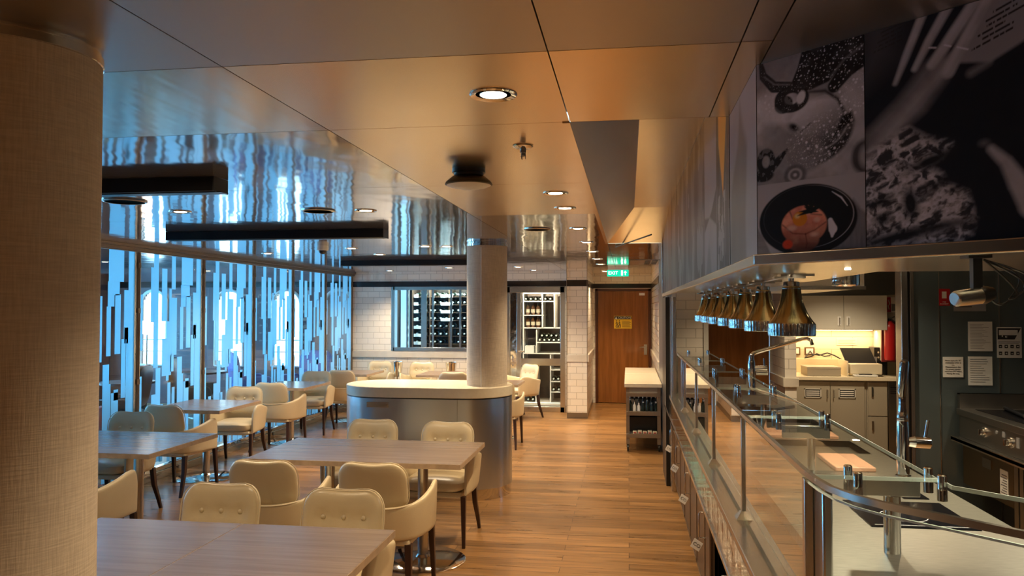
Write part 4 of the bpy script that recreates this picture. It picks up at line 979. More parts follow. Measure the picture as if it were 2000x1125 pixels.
# camera with cables under the hood
t = thing('projector_camera', 'black-backed silver cylinder device hanging from hood on a black bracket with looped cables', 'camera device', (1.0, 2.5, 1.895))
bx, by = .955, 2.35
MB().box(bx - .012, bx + .012, by - .012, by + .012, 1.79, 1.893).box(bx - .03, bx + .03, by - .03, by + .03, 1.888, 1.895).build('bracket', M['black'], t)
c = MB().tube([(bx - .065, by - .02, 1.775), (bx - .06, by - .018, 1.776), (bx + .01, by + .0, 1.785)], [.018, .022, .024], 24); c.build('barrel', M['steel'], t)
MB().tube([(bx + .008, by, 1.785), (bx + .02, by + .003, 1.787), (bx + .045, by + .008, 1.791)], [.025, .026, .018], 24).build('rear_cap', M['black'], t)
def loop(a, b, dz, dx, n=16): return [(a[0] + (b[0] - a[0]) * i / n + dx * math.sin(PI * i / n), a[1] + (b[1] - a[1]) * i / n, a[2] + (b[2] - a[2]) * i / n + dz * math.sin(PI * i / n)) for i in range(n + 1)]
for k, (dz, dx, r_) in enumerate([(-.01, .07, .003), (.0, .09, .0025), (-.03, .05, .003), (.01, .055, .002)]):
    MB().tube(loop((bx + .02, by, 1.885), (bx + .085, by + .005, 1.775), dz, dx), r_, 8).build('cable', M['black'], t)
MB().tube(loop((bx + .03, by, 1.785), (bx + .085, by + .005, 1.772), -.018, 0), .003, 8).build('cable', M['black'], t)

# ================================================================ SERVING COUNTER
t = thing('serving_worktop', 'long stainless serving counter top with raised inner work surface and lower tray ledge', 'worktop', (.8, 5, .9))
MB().prism([(.392, 7.95), (.392, 2.12), (.46, 1.83), (.56, 1.66), (1.6, .62), (1.9, .92), (1.16, 2.3), (1.16, 7.95)], .872, .90).build('customer_deck', M['steel'], t, bevel=.003)
MB().box(.50, .515, 2.1, 7.9, .900, .9025).box(.575, .580, 2.1, 7.9, .900, .903).build('deck_groove', M['steel_dull'], t)
MB().box(.392, .398, 2.2, 7.95, .80, .872).build('fascia', M['chrome_w'], t)
MB().box(.350, .398, 2.2, 7.95, .782, .80).box(.350, .354, 2.2, 7.95, .80, .806).build('tray_ledge', M['chrome_w'], t, bevel=.002)
IW = MB(); zt = 1.08
IW.prism([(.498, 3.85), (.498, 2.18), (.478, 2.04), (.478, 1.90), (.60, 1.66), (1.62, .66), (2.1, 1.5), (1.16, 2.44), (1.16, 3.85)], 1.045, zt)
IW.box(.498, .66, 3.85, 5.05, 1.045, zt); IW.box(1.10, 1.16, 3.85, 5.05, 1.045, zt); IW.box(.66, 1.10, 4.20, 4.52, 1.045, zt)
IW.box(.498, 1.16, 5.05, 7.9, 1.045, zt); IW.build('work_surface', M['worksteel'], t)
wl_ = MB()
for (ya_, yb_) in ((3.85, 4.20), (4.52, 5.05)):
    wl_.box(.66, 1.10, ya_, yb_, 1.045, 1.05).box(.655, .66, ya_, yb_, 1.045, zt).box(1.10, 1.105, ya_, yb_, 1.045, zt).box(.66, 1.10, ya_ - .005, ya_, 1.045, zt).box(.66, 1.10, yb_, yb_ + .005, 1.045, zt)
wl_.build('food_well', M['worksteel'], t)
rs = MB().box(.500, .506, 2.2, 7.9, .9035, 1.045).box(1.154, 1.16, 2.45, 7.9, .90, 1.045); rs.build('riser', M['steel'], t)
MB().prism([(.475, 2.06), (.475, 2.19), (.497, 2.19), (.50, 2.06)], .9, 1.30).build('end_panel', M['steel'], t, bevel=.006)
MB().box(.452, .474, 2.155, 2.185, .9, 1.305).build('end_post', M['steel'], t, bevel=.002)
MB().box(.46, 1.14, 2.35, 7.9, .0, .09).build('plinth', M['black'], t)
# body carcass behind the doors as one thing per unit
def cab(y0, y1, label, open_=0.0):
    t = thing('counter_cabinet', label, 'cabinet', (.75, (y0 + y1) / 2, 0), group='plum cabinets under the serving counter')
    MB().box(.455, 1.14, y0 + .003, y0 + .02, .09, .78).box(.455, 1.14, y1 - .02, y1 - .003, .09, .78).box(1.12, 1.14, y0, y1, .09, .86).box(.455, 1.14, y0 + .003, y1 - .003, .09, .11).box(.455, 1.14, y0 + .003, y1 - .003, .755, .78).build('carcass', M['black'], t)
    ym = (y0 + y1) / 2
    for k, (a, b) in enumerate(((y0 + .004, ym - .002), (ym + .002, y1 - .004))):
        d = MB().box(0, .016, 0, b - a - .004, .10, .765)
        ang = open_ if k == 0 else 0
        mt = Matrix.Translation((.436, b, 0)) @ Matrix.Rotation(ang, 4, 'Z') @ Matrix.Translation((0, -(b - a), 0))
        dd = d.xf(mt).build('door', M['cabdark'], t, bevel=.0015)
        fr = MB(); w = b - a - .004
        for bx_ in ((-.004, .018, 0, .022), (-.004, .018, w - .022, w)): fr.box(bx_[0], bx_[1], bx_[2], bx_[3], .098, .767)
        fr.box(-.004, .018, 0, w, .098, .118).box(-.004, .018, 0, w, .745, .767)
        fr.xf(mt).build('door_frame', M['cabframe'], dd)
        if k == 1:
            MB().tube([(.436, b - .04, .57), (.405, b - .04, .57), (.400, b - .04, .562), (.400, b - .04, .43), (.405, b - .04, .422), (.436, b - .04, .422)], .0045, 8).build('handle', M['steel'], dd)
            tg = thing('handle_tag', 'small square tag marked CO hanging from the cabinet handle ' + tagl.pop(0), 'tag', (.39, b - .04, .41), group='square tags on the cabinet handles')
            o = MB().box(-.028, .028, -.0015, .0015, -.028, .028).xf(Matrix.Translation((.385, b - .055, .385)) @ Matrix.Rotation(math.radians(-18), 4, 'Z') @ Matrix.Rotation(math.radians(28), 4, 'Y')).build('plate', M['whiteplast'], tg, bevel=.001)
            MB().tube([(.398, b - .04, .425), (.389, b - .05, .41)], .0012, 6).build('string', M['ink'], tg)
            text('CO', 'lettering', (.385, b - .0575, .385), .030, M['ink'], tg, rot=(PI/2, math.radians(28), math.radians(-18)))
tagl = ['nearest the camera', 'next to the door standing ajar', 'second from the far end', 'farthest, beside the trolleys', 'at the far end']
cb = [(2.5, 3.65), (3.65, 4.75), (4.75, 5.85), (5.85, 6.95), (6.95, 7.9)]
cl_ = ['nearest plum cabinet under the counter, mostly below the picture edge', 'plum counter cabinet whose door stands slightly ajar', 'closed plum cabinet in the middle of counter front', 'plum cabinet second from the far end of the counter', 'farthest plum cabinet, beside the service trolleys']
for (a, b), lb in zip(cb, cl_): cab(a, b, lb, -0.14 if a == 3.65 else 0)

# sneeze guard
GZ = 1.316
t = thing('sneeze_guard', 'glass sneeze guard with steel posts and rail and a flat glass shelf along the counter', 'glass guard', (.6, 5, .9))
PY = [3.32, 4.44, 5.55, 6.67, 7.78]
for y in PY:
    MB().box(.4505, .4735, y - .0125, y + .0125, .912, 1.306).build('post', M['steel'], t, bevel=.002)
    MB().add([(.462 + a * .035, y + b * .035, .9) for a, b in ((-1, -1), (1, -1), (1, 1), (-1, 1))] + [(.462 + a * .014, y + b * .014, .93) for a, b in ((-1, -1), (1, -1), (1, 1), (-1, 1))],
             [(3, 2, 1, 0), (4, 5, 6, 7), (0, 1, 5, 4), (1, 2, 6, 5), (2, 3, 7, 6), (3, 0, 4, 7)]).build('post_foot', M['steel'], t)
rp = [(.457, 7.82), (.457, 2.17), (.461, 2.07), (.475, 1.97), (.505, 1.89), (.55, 1.825), (1.55, .80)]
def ribbon(pts, w, z0, z1):
    L_, R_ = [], []
    for i, p in enumerate(pts):
        a, b = pts[max(i - 1, 0)], pts[min(i + 1, len(pts) - 1)]; d = Vector((b[0] - a[0], b[1] - a[1])).normalized(); nx, ny = -d.y, d.x
        L_.append((p[0] + nx * w / 2, p[1] + ny * w / 2)); R_.append((p[0] - nx * w / 2, p[1] - ny * w / 2))
    mb = MB(); n = len(pts); mb.v = [(x, y, z0) for x, y in L_] + [(x, y, z0) for x, y in R_] + [(x, y, z1) for x, y in L_] + [(x, y, z1) for x, y in R_]
    for i in range(n - 1):
        mb.f += [(i, i + 1, n + i + 1, n + i), (2 * n + i, 3 * n + i, 3 * n + i + 1, 2 * n + i + 1), (i, 2 * n + i, 2 * n + i + 1, i + 1), (n + i, n + i + 1, 3 * n + i + 1, 3 * n + i)]
    mb.f += [(0, n, 3 * n, 2 * n), (n - 1, 3 * n - 1, 4 * n - 1, 2 * n - 1)]; mb.m = [0] * len(mb.f); return mb
ribbon(rp, .013, 1.314, 1.329).build('top_rail', M['steel'], t)
ribbon([(.463, 2.16), (.468, 2.07), (.482, 1.98), (.511, 1.90), (.555, 1.835), (1.555, .81)], .005, 1.294, 1.299).build('lower_rail', M['glassedge'], t)
for a, b in zip([2.19] + PY, PY): MB().box(.459, .465, a + .014, b - .014, .915, 1.303).build('front_glass', M['guardglass'], t)
SEAM = [2.11, 3.23, 4.34, 5.47, 6.60, 7.78]
for a, b in zip(SEAM, SEAM[1:]):
    so = MB().box(.468, .760, a + .003, b - .003, GZ, GZ + .010).build('shelf_glass', M['shelfglass'], t)
    MB().box(.760, .7625, a + .003, b - .003, GZ, GZ + .010).box(.468, .76, a + .0005, a + .003, GZ, GZ + .010).build('glass_edge', M['glassedge'], so)
near = [(.468, 2.105), (.472, 2.04), (.484, 1.98), (.512, 1.90), (.556, 1.835), (1.55, .815), (1.76, 1.03), (.885, 1.905), (.765, 2.03), (.765, 2.105)]
so = MB().prism(near, GZ, GZ + .010).build('shelf_glass', M['shelfglass'], t)
ribbon([(.765, 2.105), (.765, 2.03), (.885, 1.905), (1.76, 1.03)], .003, GZ, GZ + .010).build('glass_edge', M['glassedge'], so)
for k, y in enumerate(SEAM):
    ya_ = y + (.20 if k == 0 else .05)
    MB().box(.605, .785, ya_ - .012, ya_ + .012, 1.235, 1.285).build('support_arm', M['steel'], t, bevel=.002)
    MB().cyl((.715, ya_, 1.08), (.715, ya_, 1.235), .022 if k == 0 else .016, 24).build('support_post', M['chrome_w'], t)
    for x in (.575, .755) if k else (.56, .755):
        for dy in (-.045, .045):
            MB().lathe([(.0001, .030), (.008, .029), (.011, .026), (.011, 0), (.0115, -.004), (.0115, -.035), (.0001, -.036)], (x, y + dy, GZ), 16).build('glass_pin', M['chrome'], t)

# taps
t = thing('mixer_tap', 'near chrome mixer tap with upright hose spout and side lever behind the glass shelf', 'tap', (1.08, 3.35, 1.08))
tx, ty = 1.08, 3.35
MB().lathe([(.030, 1.08), (.030, 1.086), (.024, 1.09), (.0235, 1.28), (.021, 1.30), (.018, 1.302)], (tx, ty, 0), 32).build('body', M['chrome'], t)
MB().lathe([(.019, 1.300), (.021, 1.303), (.021, 1.325), (.017, 1.33), (.016, 1.345), (.013, 1.37), (.014, 1.395), (.011, 1.40)], (tx - .0, ty, 0), 8).build('hose_joint', M['chrome'], t)
MB().tube([(tx, ty, 1.39), (tx - .002, ty, 1.42), (tx + .004, ty, 1.47), (tx + .010, ty, 1.53), (tx + .012, ty - .004, 1.542)], [.012, .016, .018, .018, .013], 24).build('spray_spout', M['chrome'], t)
lv = MB().tube([(tx + .02, ty, 1.218), (tx + .045, ty, 1.218)], [.017, .022], 24).tube([(tx + .045, ty, 1.218), (tx + .100, ty, 1.216), (tx + .104, ty, 1.216)], [.023, .023, .019], 24); lv.build('valve', M['chrome'], t)
MB().tube([(tx + .085, ty, 1.235), (tx + .088, ty, 1.26), (tx + .096, ty, 1.305)], [.007, .006, .007], 14).build('lever', M['chrome'], t)
t = thing('swing_tap', 'far chrome tap with a long slanting spout under the heat lamps', 'tap', (.82, 5.5, 1.08))
tx, ty = .82, 5.5
MB().lathe([(.030, 1.08), (.026, 1.09), (.024, 1.30), (.026, 1.31), (.024, 1.38), (.020, 1.40)], (tx, ty, 0), 28).build('body', M['chrome'], t)
MB().tube([(tx, ty, 1.39), (tx, ty, 1.425), (tx + .012, ty, 1.445), (tx + .04, ty, 1.456), (tx + .33, ty, 1.545), (tx + .36, ty, 1.548), (tx + .385, ty, 1.535), (tx + .392, ty, 1.505)], [.020, .018, .015, .013, .012, .012, .012, .013], 16).build('spout', M['chrome'], t)
MB().tube([(tx + .02, ty, 1.345), (tx + .10, ty, 1.345)], [.019, .021], 20).tube([(tx + .03, ty, 1.315), (tx + .105, ty, 1.315)], .014, 16).build('valve', M['chrome'], t)
MB().tube([(tx + .085, ty, 1.36), (tx + .080, ty, 1.415)], [.006, .005], 12).build('lever', M['chrome'], t)
# things on the worktop
t = thing('induction_hob', 'black glass induction hob set in the near steel counter', 'hob', (.88, 2.73, 1.08))
MB().prism([(.735, 2.57), (1.05, 2.57), (1.05, 2.90), (.735, 2.90)], 1.080, 1.084).build('glass_top', M['hobglass'], t)
h = MB()
for cx in (.83,):
    for k in range(40):
        a0, a1 = 2 * PI * k / 40, 2 * PI * (k + 1) / 40
        if k % 10 < 8: h.tube([(cx + .04 + .07 * math.cos(a0), 2.70 + .07 * math.sin(a0), 1.0842), (cx + .04 + .07 * math.cos(a1), 2.70 + .07 * math.sin(a1), 1.0842)], .0012, 4)
h.box(.75, 1.03, 2.585, 2.588, 1.0838, 1.0845).box(.865, .880, 2.795, 2.805, 1.0838, 1.0845); h.build('ring_marking', M['hobline'], t)
t = thing('control_panel', 'small black square panel in the steel counter behind the near hob', 'control panel', (1.0, 2.98, 1.08))
MB().box(.955, 1.04, 2.96, 3.08, 1.08, 1.083).build('plate', M['hobglass'], t)
t = thing('wood_cutting_board', 'pinkish cutting board lying on the steel counter beside the near tap', 'cutting board', (.98, 3.6, 1.08))
MB().box(.84, 1.00, 3.42, 3.74, 1.08, 1.098).build('board', M['boardwood'], t, bevel=.004)
t = thing('wood_cutting_board', 'pinkish board between the two food wells in the glass-covered counter', 'cutting board', (.9, 4.36, 1.08))
MB().box(.72, 1.06, 4.24, 4.48, 1.08, 1.098).build('board', M['boardwood'], t, bevel=.004)
t = thing('frying_pan', 'flat dark griddle pan on the counter under the far glass shelf', 'pan', (.83, 5.25, 1.08))
MB().lathe([(.0001, .004), (.10, .004), (.115, .03), (.118, .03), (.103, 0), (.0001, 0)], (.80, 5.22, 1.08), 32).build('pan_body', M['black'], t)
MB().tube([(.91, 5.24, 1.10), (1.05, 5.28, 1.12)], [.008, .010], 10).build('pan_handle', M['black'], t)

# ================================================================ KITCHEN BACK WALL
def vent(x0, x1, z0, z1, y, par):
    f = MB().box(x0, x1, y - .008, y, z0, z0 + .012).box(x0, x1, y - .008, y, z1 - .012, z1).box(x0, x0 + .012, y - .008, y, z0, z1).box(x1 - .012, x1, y - .008, y, z0, z1)
    f.build('vent_frame', M['whitecab'], par); B(x0 + .01, x1 - .01, y - .003, y, z0 + .01, z1 - .01).build('vent_opening', M['black'], par)
    s = MB(); n = 3
    for i in range(n): zz = z0 + .02 + (z1 - z0 - .04) * (i + .5) / n; s.box(x0 + .02, x1 - .02, y - .007, y - .003, zz - .006, zz + .006)
    s.build('vent_slats', M['whiteplast'], par)
t = thing('base_cabinet', 'two-door greige base cabinet with louvred vents under the lit kitchen worktop', 'cabinet', (2.33, 10.0, 0))
MB().box(1.735, 2.74, 9.72, 10.28, .08, .905).box(1.735, 2.74, 9.78, 10.28, 0, .08).build('carcass', M['greige'], t)
for a, b, hx in ((1.955, 2.332, 2.30), (2.338, 2.716, 2.37)):
    d = B(a, b, 9.70, 9.72, .09, .890).build('door', M['greige'], t, bevel=.002)
    MB().tube([(hx, 9.70, .80), (hx, 9.68, .795), (hx, 9.68, .705), (hx, 9.70, .70)], .006, 8).build('handle', M['steel'], d)
    vent((a + b) / 2 - .10, (a + b) / 2 + .09, .70, .81, 9.70, d)
t = thing('drawer_cabinet', 'greige drawer unit right of the louvred cabinet, partly behind the near tap', 'cabinet', (2.86, 10.0, 0))
B(2.745, 2.975, 9.72, 10.28, .02, .905).build('carcass', M['greige'], t)
for z0, z1 in ((.50, .885), (.09, .49)):
    d = B(2.755, 2.965, 9.70, 9.72, z0, z1).build('drawer', M['greige'], t, bevel=.002)
    B(2.79, 2.81, 9.685, 9.70, z1 - .16, z1 - .05).build('handle', M['steel'], d)
t = thing('undercounter_fridge', 'grey fridge unit with slotted grille under the right end of kitchen worktop', 'fridge', (3.1, 10.0, 0))
B(2.98, 3.25, 9.71, 10.28, .02, .90).build('body', M['steel_dull'], t, bevel=.003)
g_ = MB()
for k in range(4): g_.box(3.0, 3.23, 9.705, 9.71, .76 + k * .022, .768 + k * .022)
g_.build('grille', M['black'], t)
t = thing('kitchen_worktop', 'cream worktop lit by the warm strip, running along the kitchen back wall', 'worktop', (2.5, 10, .95))
MB().box(1.72, 3.3, 9.66, 10.3, .908, .95).build('slab', M['warmtop'], t, bevel=.003)
MB().box(1.72, 3.3, 10.27, 10.3, .95, 1.12).build('upstand', M['warmtop'], t, bevel=.002)
t = thing('partition_board', 'upright cream board standing on the worktop left of the printer', 'board', (2.56, 9.9, .95))
MB().prism([(2.53, 9.72), (2.545, 9.72), (2.56, 10.2), (2.545, 10.2)], .951, 1.13).build('panel', M['warmtop'], t)
t = thing('upper_cabinet', 'pale two-door wall cabinet above the lit worktop', 'cabinet', (2.46, 10, 1.7))
B(1.75, 2.98, 9.72, 10.28, 1.495, 1.90).build('carcass', M['whitecab'], t)
for a, b, hx in ((1.95, 2.492, 2.445), (2.498, 2.974, 2.545)):
    d = B(a, b, 9.70, 9.72, 1.497, 1.897).build('door', M['whitecab'], t, bevel=.002)
    B(hx - .02, hx + .02, 9.694, 9.70, 1.545, 1.655).build('handle_plate', M['white'], d); MB().tube([(hx, 9.70, 1.64), (hx, 9.678, 1.635), (hx, 9.678, 1.565), (hx, 9.70, 1.56)], .005, 8).build('handle', M['steel'], d)
MB().box(1.95, 2.95, 10.18, 10.20, 1.478, 1.488).build('light_strip', M['stripglow'], t)
l = bpy.data.lights.new('strip_light', 'AREA'); l.shape = 'RECTANGLE'; l.size = 1.2; l.size_y = .03; l.energy = 3.5; l.color = (1, .70, .36)
lo = bpy.data.objects.new('strip_light', l); COL.objects.link(lo); lo.location = (2.45, 10.15, 1.474)
for x, lb in ((2.065, 'left metal-framed wall socket above the kitchen worktop'), (2.235, 'right metal-framed wall socket with a plug and dark cord')):
    t = thing('wall_socket', lb, 'socket', (x, 10.29, 1.22), group='sockets above the kitchen worktop')
    B(x - .06, x + .06, 10.285, 10.30, 1.165, 1.265).build('frame', M['rackwood'], t, bevel=.003)
    B(x - .042, x + .042, 10.28, 10.285, 1.182, 1.248).build('insert', M['whiteplast'], t)
t = thing('power_cord', 'tangled dark cord running from the socket to the printer', 'cord', (2.3, 10.2, 1.1))
MB().tube([(2.235, 10.27, 1.22), (2.26, 10.24, 1.18), (2.33, 10.2, 1.17), (2.42, 10.18, 1.20), (2.50, 10.15, 1.17), (2.56, 10.1, 1.13), (2.62, 10.05, 1.09)], .008, 8).tube([(2.235, 10.27, 1.21), (2.16, 10.2, 1.135), (2.22, 10.18, 1.15), (2.30, 10.2, 1.19), (2.38, 10.15, 1.16), (2.45, 10.15, 1.17)], .007, 8).build('cable', M['ink'], t)
t = thing('cardboard_box', 'flat grey-brown box lying on the kitchen worktop under the sockets', 'box', (2.27, 9.95, .95))
B(2.09, 2.47, 9.75, 10.10, .951, 1.055).build('box_body', mat('grey_card', (.33, .28, .21), .6), t, bevel=.004)
B(2.088, 2.472, 9.748, 10.102, 1.03, 1.057).build('lid', mat('grey_card_lid', (.36, .31, .23), .6), t, bevel=.004)
t = thing('label_printer', 'cream and black printer with raised dark lid on the kitchen worktop', 'printer', (2.72, 9.95, .95))
MB().prism([(2.57, 9.74), (2.93, 9.74), (2.93, 10.1), (2.57, 10.1)], .975, 1.10).build('body', M['warmtop'], t, bevel=.012)
MB().add([(2.56, 9.86, 1.10), (2.90, 9.86, 1.10), (2.87, 10.02, 1.27), (2.53, 10.02, 1.27), (2.56, 9.885, 1.10), (2.90, 9.885, 1.10), (2.87, 10.045, 1.27), (2.53, 10.045, 1.27)], [(0, 1, 2, 3), (7, 6, 5, 4), (0, 4, 5, 1), (1, 5, 6, 2), (2, 6, 7, 3), (3, 7, 4, 0)]).build('lid', M['blackmat'], t)
B(2.84, 2.93, 9.95, 9.97, 1.10, 1.17).build('screen', M['greyplast'], t)
B(2.60, 2.86, 9.66 + .02, 9.76, .955, .975).build('paper_tray', M['white'], t, bevel=.003)
B(2.66, 2.80, 9.69, 9.73, .976, .984).build('tray_slot', M['black'], t)
t = thing('coffee_maker', 'small black appliance behind the printer by the red extinguisher', 'appliance', (2.98, 10.1, 1.0))
MB().box(2.92, 3.07, 10.02, 10.24, .951, 1.28).build('body', M['black'], t, bevel=.008)
k_ = MB()
for a in range(2):
    for b in range(2): k_.cyl((2.965 + a * .05, 10.02, 1.16 + b * .06), (2.965 + a * .05, 10.012, 1.16 + b * .06), .012, 10)
k_.build('button', M['steel'], t)
t = thing('notice_label', 'faint cream notice taped on the tiles under the upper cabinet', 'notice', (2.66, 10.29, 1.34))
B(2.56, 2.80, 10.294, 10.299, 1.29, 1.38).build('sheet', M['warmtop'], t)
l_ = MB()
for k in range(3): l_.box(2.58, 2.78 - .03 * (k % 2), 10.292, 10.294, 1.31 + k * .02, 1.316 + k * .02)
l_.build('text_lines', M['greige'], t)
t = thing('fire_extinguisher', 'red fire extinguisher standing upright at the right end of the lit worktop', 'fire extinguisher', (3.03, 9.72, 1.1))
MB().lathe([(.0001, 1.14), (.055, 1.145), (.062, 1.16), (.062, 1.52), (.055, 1.56), (.03, 1.585), (.018, 1.60)], (3.02, 9.76, 0), 28).build('cylinder', M['red'], t)
MB().lathe([(.018, 1.60), (.018, 1.63), (.0001, 1.63)], (3.02, 9.76, 0), 14).tube([(3.02, 9.75, 1.63), (3.07, 9.74, 1.655)], .008, 8).build('valve', M['black'], t)
MB().tube([(3.03, 9.76, 1.62), (3.09, 9.73, 1.58), (3.095, 9.72, 1.40), (3.085, 9.71, 1.25)], .009, 10).build('hose', M['black'], t)
MB().box(2.95, 3.11, 9.83, 9.86, 1.12, 1.60).build('back_board', mat('dark_red_board', (.16, .02, .02), .4), t)
struct(B(2.985, 3.25, 9.86, 10.26, 1.125, 2.31).build('wall_niche', M['whitecab'], smooth=False))
t = thing('extinguisher_sign', 'small red and white extinguisher pictogram above the red extinguisher', 'sign', (3.05, 9.84, 1.78))
s_ = B(3.01, 3.13, 9.85, 9.858, 1.70, 1.885).build('plate', M['white'], t)
MB().box(3.012, 3.062, 9.846, 9.85, 1.705, 1.88).build('red_field', M['red'], s_)
MB().tube([(3.035, 9.845, 1.85), (3.048, 9.845, 1.80), (3.030, 9.845, 1.78), (3.04, 9.845, 1.735)], .006, 6).build('flame_mark', M['white'], s_)
MB().box(3.072, 3.122, 9.846, 9.85, 1.72, 1.80).build('picture', M['inkgrey'], s_)

# cookline
t = thing('griddle_station', 'steel griddle station with control knobs along the right kitchen wall', 'cooker', (2.9, 6.0, 0))
MB().box(2.60, 3.55, 5.2, 6.80, .90, .95).build('top', M['steel_dull'], t, bevel=.004)
MB().box(2.70, 3.50, 5.3, 6.70, .950, .953).build('griddle_plate', M['hobglass'], t)
MB().box(2.62, 3.5, 6.78, 6.83, .95, 1.068).box(2.62, 3.5, 6.775, 6.83, 1.06, 1.068).build('upstand', M['steel_dull'], t)
MB().box(2.615, 3.5, 5.2, 6.78, .73, .90).build('control_panel', M['steel_dull'], t)
for y, z in ((6.33, .83), (5.93, .82), (5.52, .82)):
    kb = MB().cyl((2.615, y, z), (2.605, y, z), .038, 24).build('knob', M['steel'], t)
    MB().tube([(2.605, y, z), (2.578, y, z)], .022, 20).box(2.570, 2.579, y - .006, y + .006, z - .022, z + .022).build('knob_grip', M['chrome'], kb)
MB().cyl((2.615, 6.13, .86), (2.608, 6.13, .86), .012, 14).box(2.609, 2.615, 6.0, 6.04, .84, .88).box(2.609, 2.615, 5.80, 5.835, .80, .87).build('indicator', M['greyplast'], t)
MB().box(2.555, 2.62, 5.2, 6.80, .70, .728).box(2.555, 2.565, 5.2, 6.8, .69, .735).build('front_rail', M['steel'], t, bevel=.003)
MB().box(2.64, 3.45, 5.95, 6.78, .36, .70).build('lower_housing', mat('brown_reflecting_steel', (.26, .20, .13), .28, 1.0), t)
MB().box(2.632, 2.64, 6.28, 6.42, .56, .63).build('inspection_cover', M['steel_dull'], t)
n_ = B(2.634, 2.639, 6.02, 6.14, .42, .60).build('notice_sticker', M['paper'], t)
l_ = MB()
for k in range(8): l_.box(2.632, 2.634, 6.035, 6.125 - .015 * (k % 3), .435 + k * .018, .442 + k * .018)
l_.build('text_lines', M['inkgrey'], n_)
MB().box(2.62, 2.66, 5.84, 5.90, .05, .70).box(2.62, 2.66, 5.77, 5.82, .05, .70).build('front_upright', M['steel_dull'], t)
MB().box(2.9, 3.4, 5.2, 6.7, .02, .36).build('recess_shade', M['black'], t)  # black block standing for shade in the open space below
MB().box(2.62, 2.66, 5.05, 5.76, .10, .69).build('cabinet_door', M['steel_dull'], t, bevel=.003)
MB().box(2.612, 2.62, 5.0, 5.60, .15, .62).build('blue_panel', mat('blue_film', (.02, .05, .35), .3), t)
MB().tube([(2.62, 5.68, .50), (2.60, 5.68, .495), (2.60, 5.68, .40), (2.62, 5.68, .395)], .009, 8).build('handle', M['black'], t)
for y0, y1, xx, lb in ((6.15, 6.45, 2.82, 'long grey scraper handle lying across the griddle'), (5.75, 6.0, 3.02, 'second scraper handle lying at the griddle right side')):
    t = thing('griddle_scraper', lb, 'utensil', (xx, y0, .953))
    MB().tube([(xx + .10, y1 + .25, .968), (xx, y0, .968)], .014, 12).build('handle', M['blackmat'], t)
    MB().tube([(xx + .012, y0 + .05, .968), (xx - .008, y0 - .02, .968)], .0155, 12).build('ferrule', M['steel'], t)

# papers on the steel wall (y = 6.84)
PYW = 6.8425
def sheet(name, x0, x1, z0, z1, label, lines, m=None, ink=None, cat='notice', bold=False):
    t = thing(name, label, cat, ((x0 + x1) / 2, PYW, (z0 + z1) / 2))
    s = B(x0, x1, PYW, PYW + .004, z0, z1).build('sheet', m or M['paper'], t)
    l = MB(); rnd = random.Random(int(x0 * 1000 + z0 * 77)); h = (z1 - z0) * .86 / lines
    for k in range(lines):
        zz = z1 - (z1 - z0) * .09 - k * h; w = (x1 - x0) * (.84 if bold else rnd.uniform(.45, .84)); th = h * (.30 if bold else .2)
        xm = (x0 + x1) / 2
        if bold: w *= rnd.uniform(.6, 1); l.box(xm - w / 2, xm + w / 2, PYW - .0012, PYW, zz - th, zz)
        else: l.box(x0 + (x1 - x0) * .08, x0 + (x1 - x0) * .08 + w, PYW - .0012, PYW, zz - th, zz)
    l.build('text_lines', ink or M['inkgrey'], s); return t, s
sheet('paper_notice', 2.715, 2.896, 1.404, 1.642, 'upper typed white sheet on the steel wall beside the black-and-white poster', 17)
sheet('paper_notice', 2.711, 2.892, 1.129, 1.361, 'lower typed white sheet on the steel wall, blank at its foot', 11)
t = thing('bold_notice', 'small white notice with bold centred text on the steel wall', 'notice', (2.6, PYW, 1.27))
s = B(2.521, 2.674, PYW, PYW + .004, 1.192, 1.356).build('sheet', M['paper'], t)
text('Never leave the VIT\nunattended while in\nuse.\nMeasurements that\nthe power remains\nswitched OFF before\nleaving the area.', 'lettering', (2.5975, PYW - .0008, 1.274), .0175, M['ink'], s, sx=.86)
t, s = sheet('icon_poster', 2.929, 3.112, 1.353, 1.598, 'white poster with a dark photo above eight black icons on the steel wall', 1, ink=M['paper'], cat='poster')
ic = MB().add([(2.934, PYW - .001, 1.50), (3.06, PYW - .001, 1.50), (3.108, PYW - .001, 1.59), (2.934, PYW - .001, 1.59)], [(0, 1, 2, 3)])
for i in range(4):
    for j in range(2): ic.box(2.942 + i * .043, 2.966 + i * .043, PYW - .0012, PYW, 1.375 + j * .055, 1.402 + j * .055)
ic.box(2.94, 3.10, PYW - .0012, PYW, 1.478, 1.482).box(2.94, 3.09, PYW - .0012, PYW, 1.468, 1.471); ic.build('picture_and_icons', M['ink'], s)
im = MB()
for (x, z, w, h) in ((2.95, 1.54, .012, .010), (2.965, 1.52, .008, .02), (3.0, 1.55, .02, .006), (3.03, 1.545, .015, .012), (2.99, 1.515, .006, .012), (3.0, 1.512, .004, .016)): im.box(x, x + w, PYW - .0016, PYW - .001, z, z + h)
for i in range(4):
    for j in range(2): im.box(2.948 + i * .043, 2.960 + i * .043, PYW - .0016, PYW - .001, 1.384 + j * .055, 1.389 + j * .055 + .004 * (i % 2))
im.build('light_marks', M['paper'], s)
t, s = sheet('grey_plate', 2.609, 2.851, 1.725, 1.845, 'grey notice plate with thick dark bars behind the hanging camera', 3, M['greyplast'], M['ink'])
t = thing('fire_blanket_sign', 'red fire sign on steel wall beside the hanging black camera', 'sign', (2.54, PYW, 1.84))
s = B(2.497, 2.581, PYW, PYW + .004, 1.771, 1.908).build('plate', M['red'], t)
text('FIRE\nBLANKET', 'lettering', (2.538, PYW - .0008, 1.792), .015, M['white'], s)
MB().box(2.52, 2.555, PYW - .001, PYW, 1.83, 1.885).build('pictogram', M['white'], s)
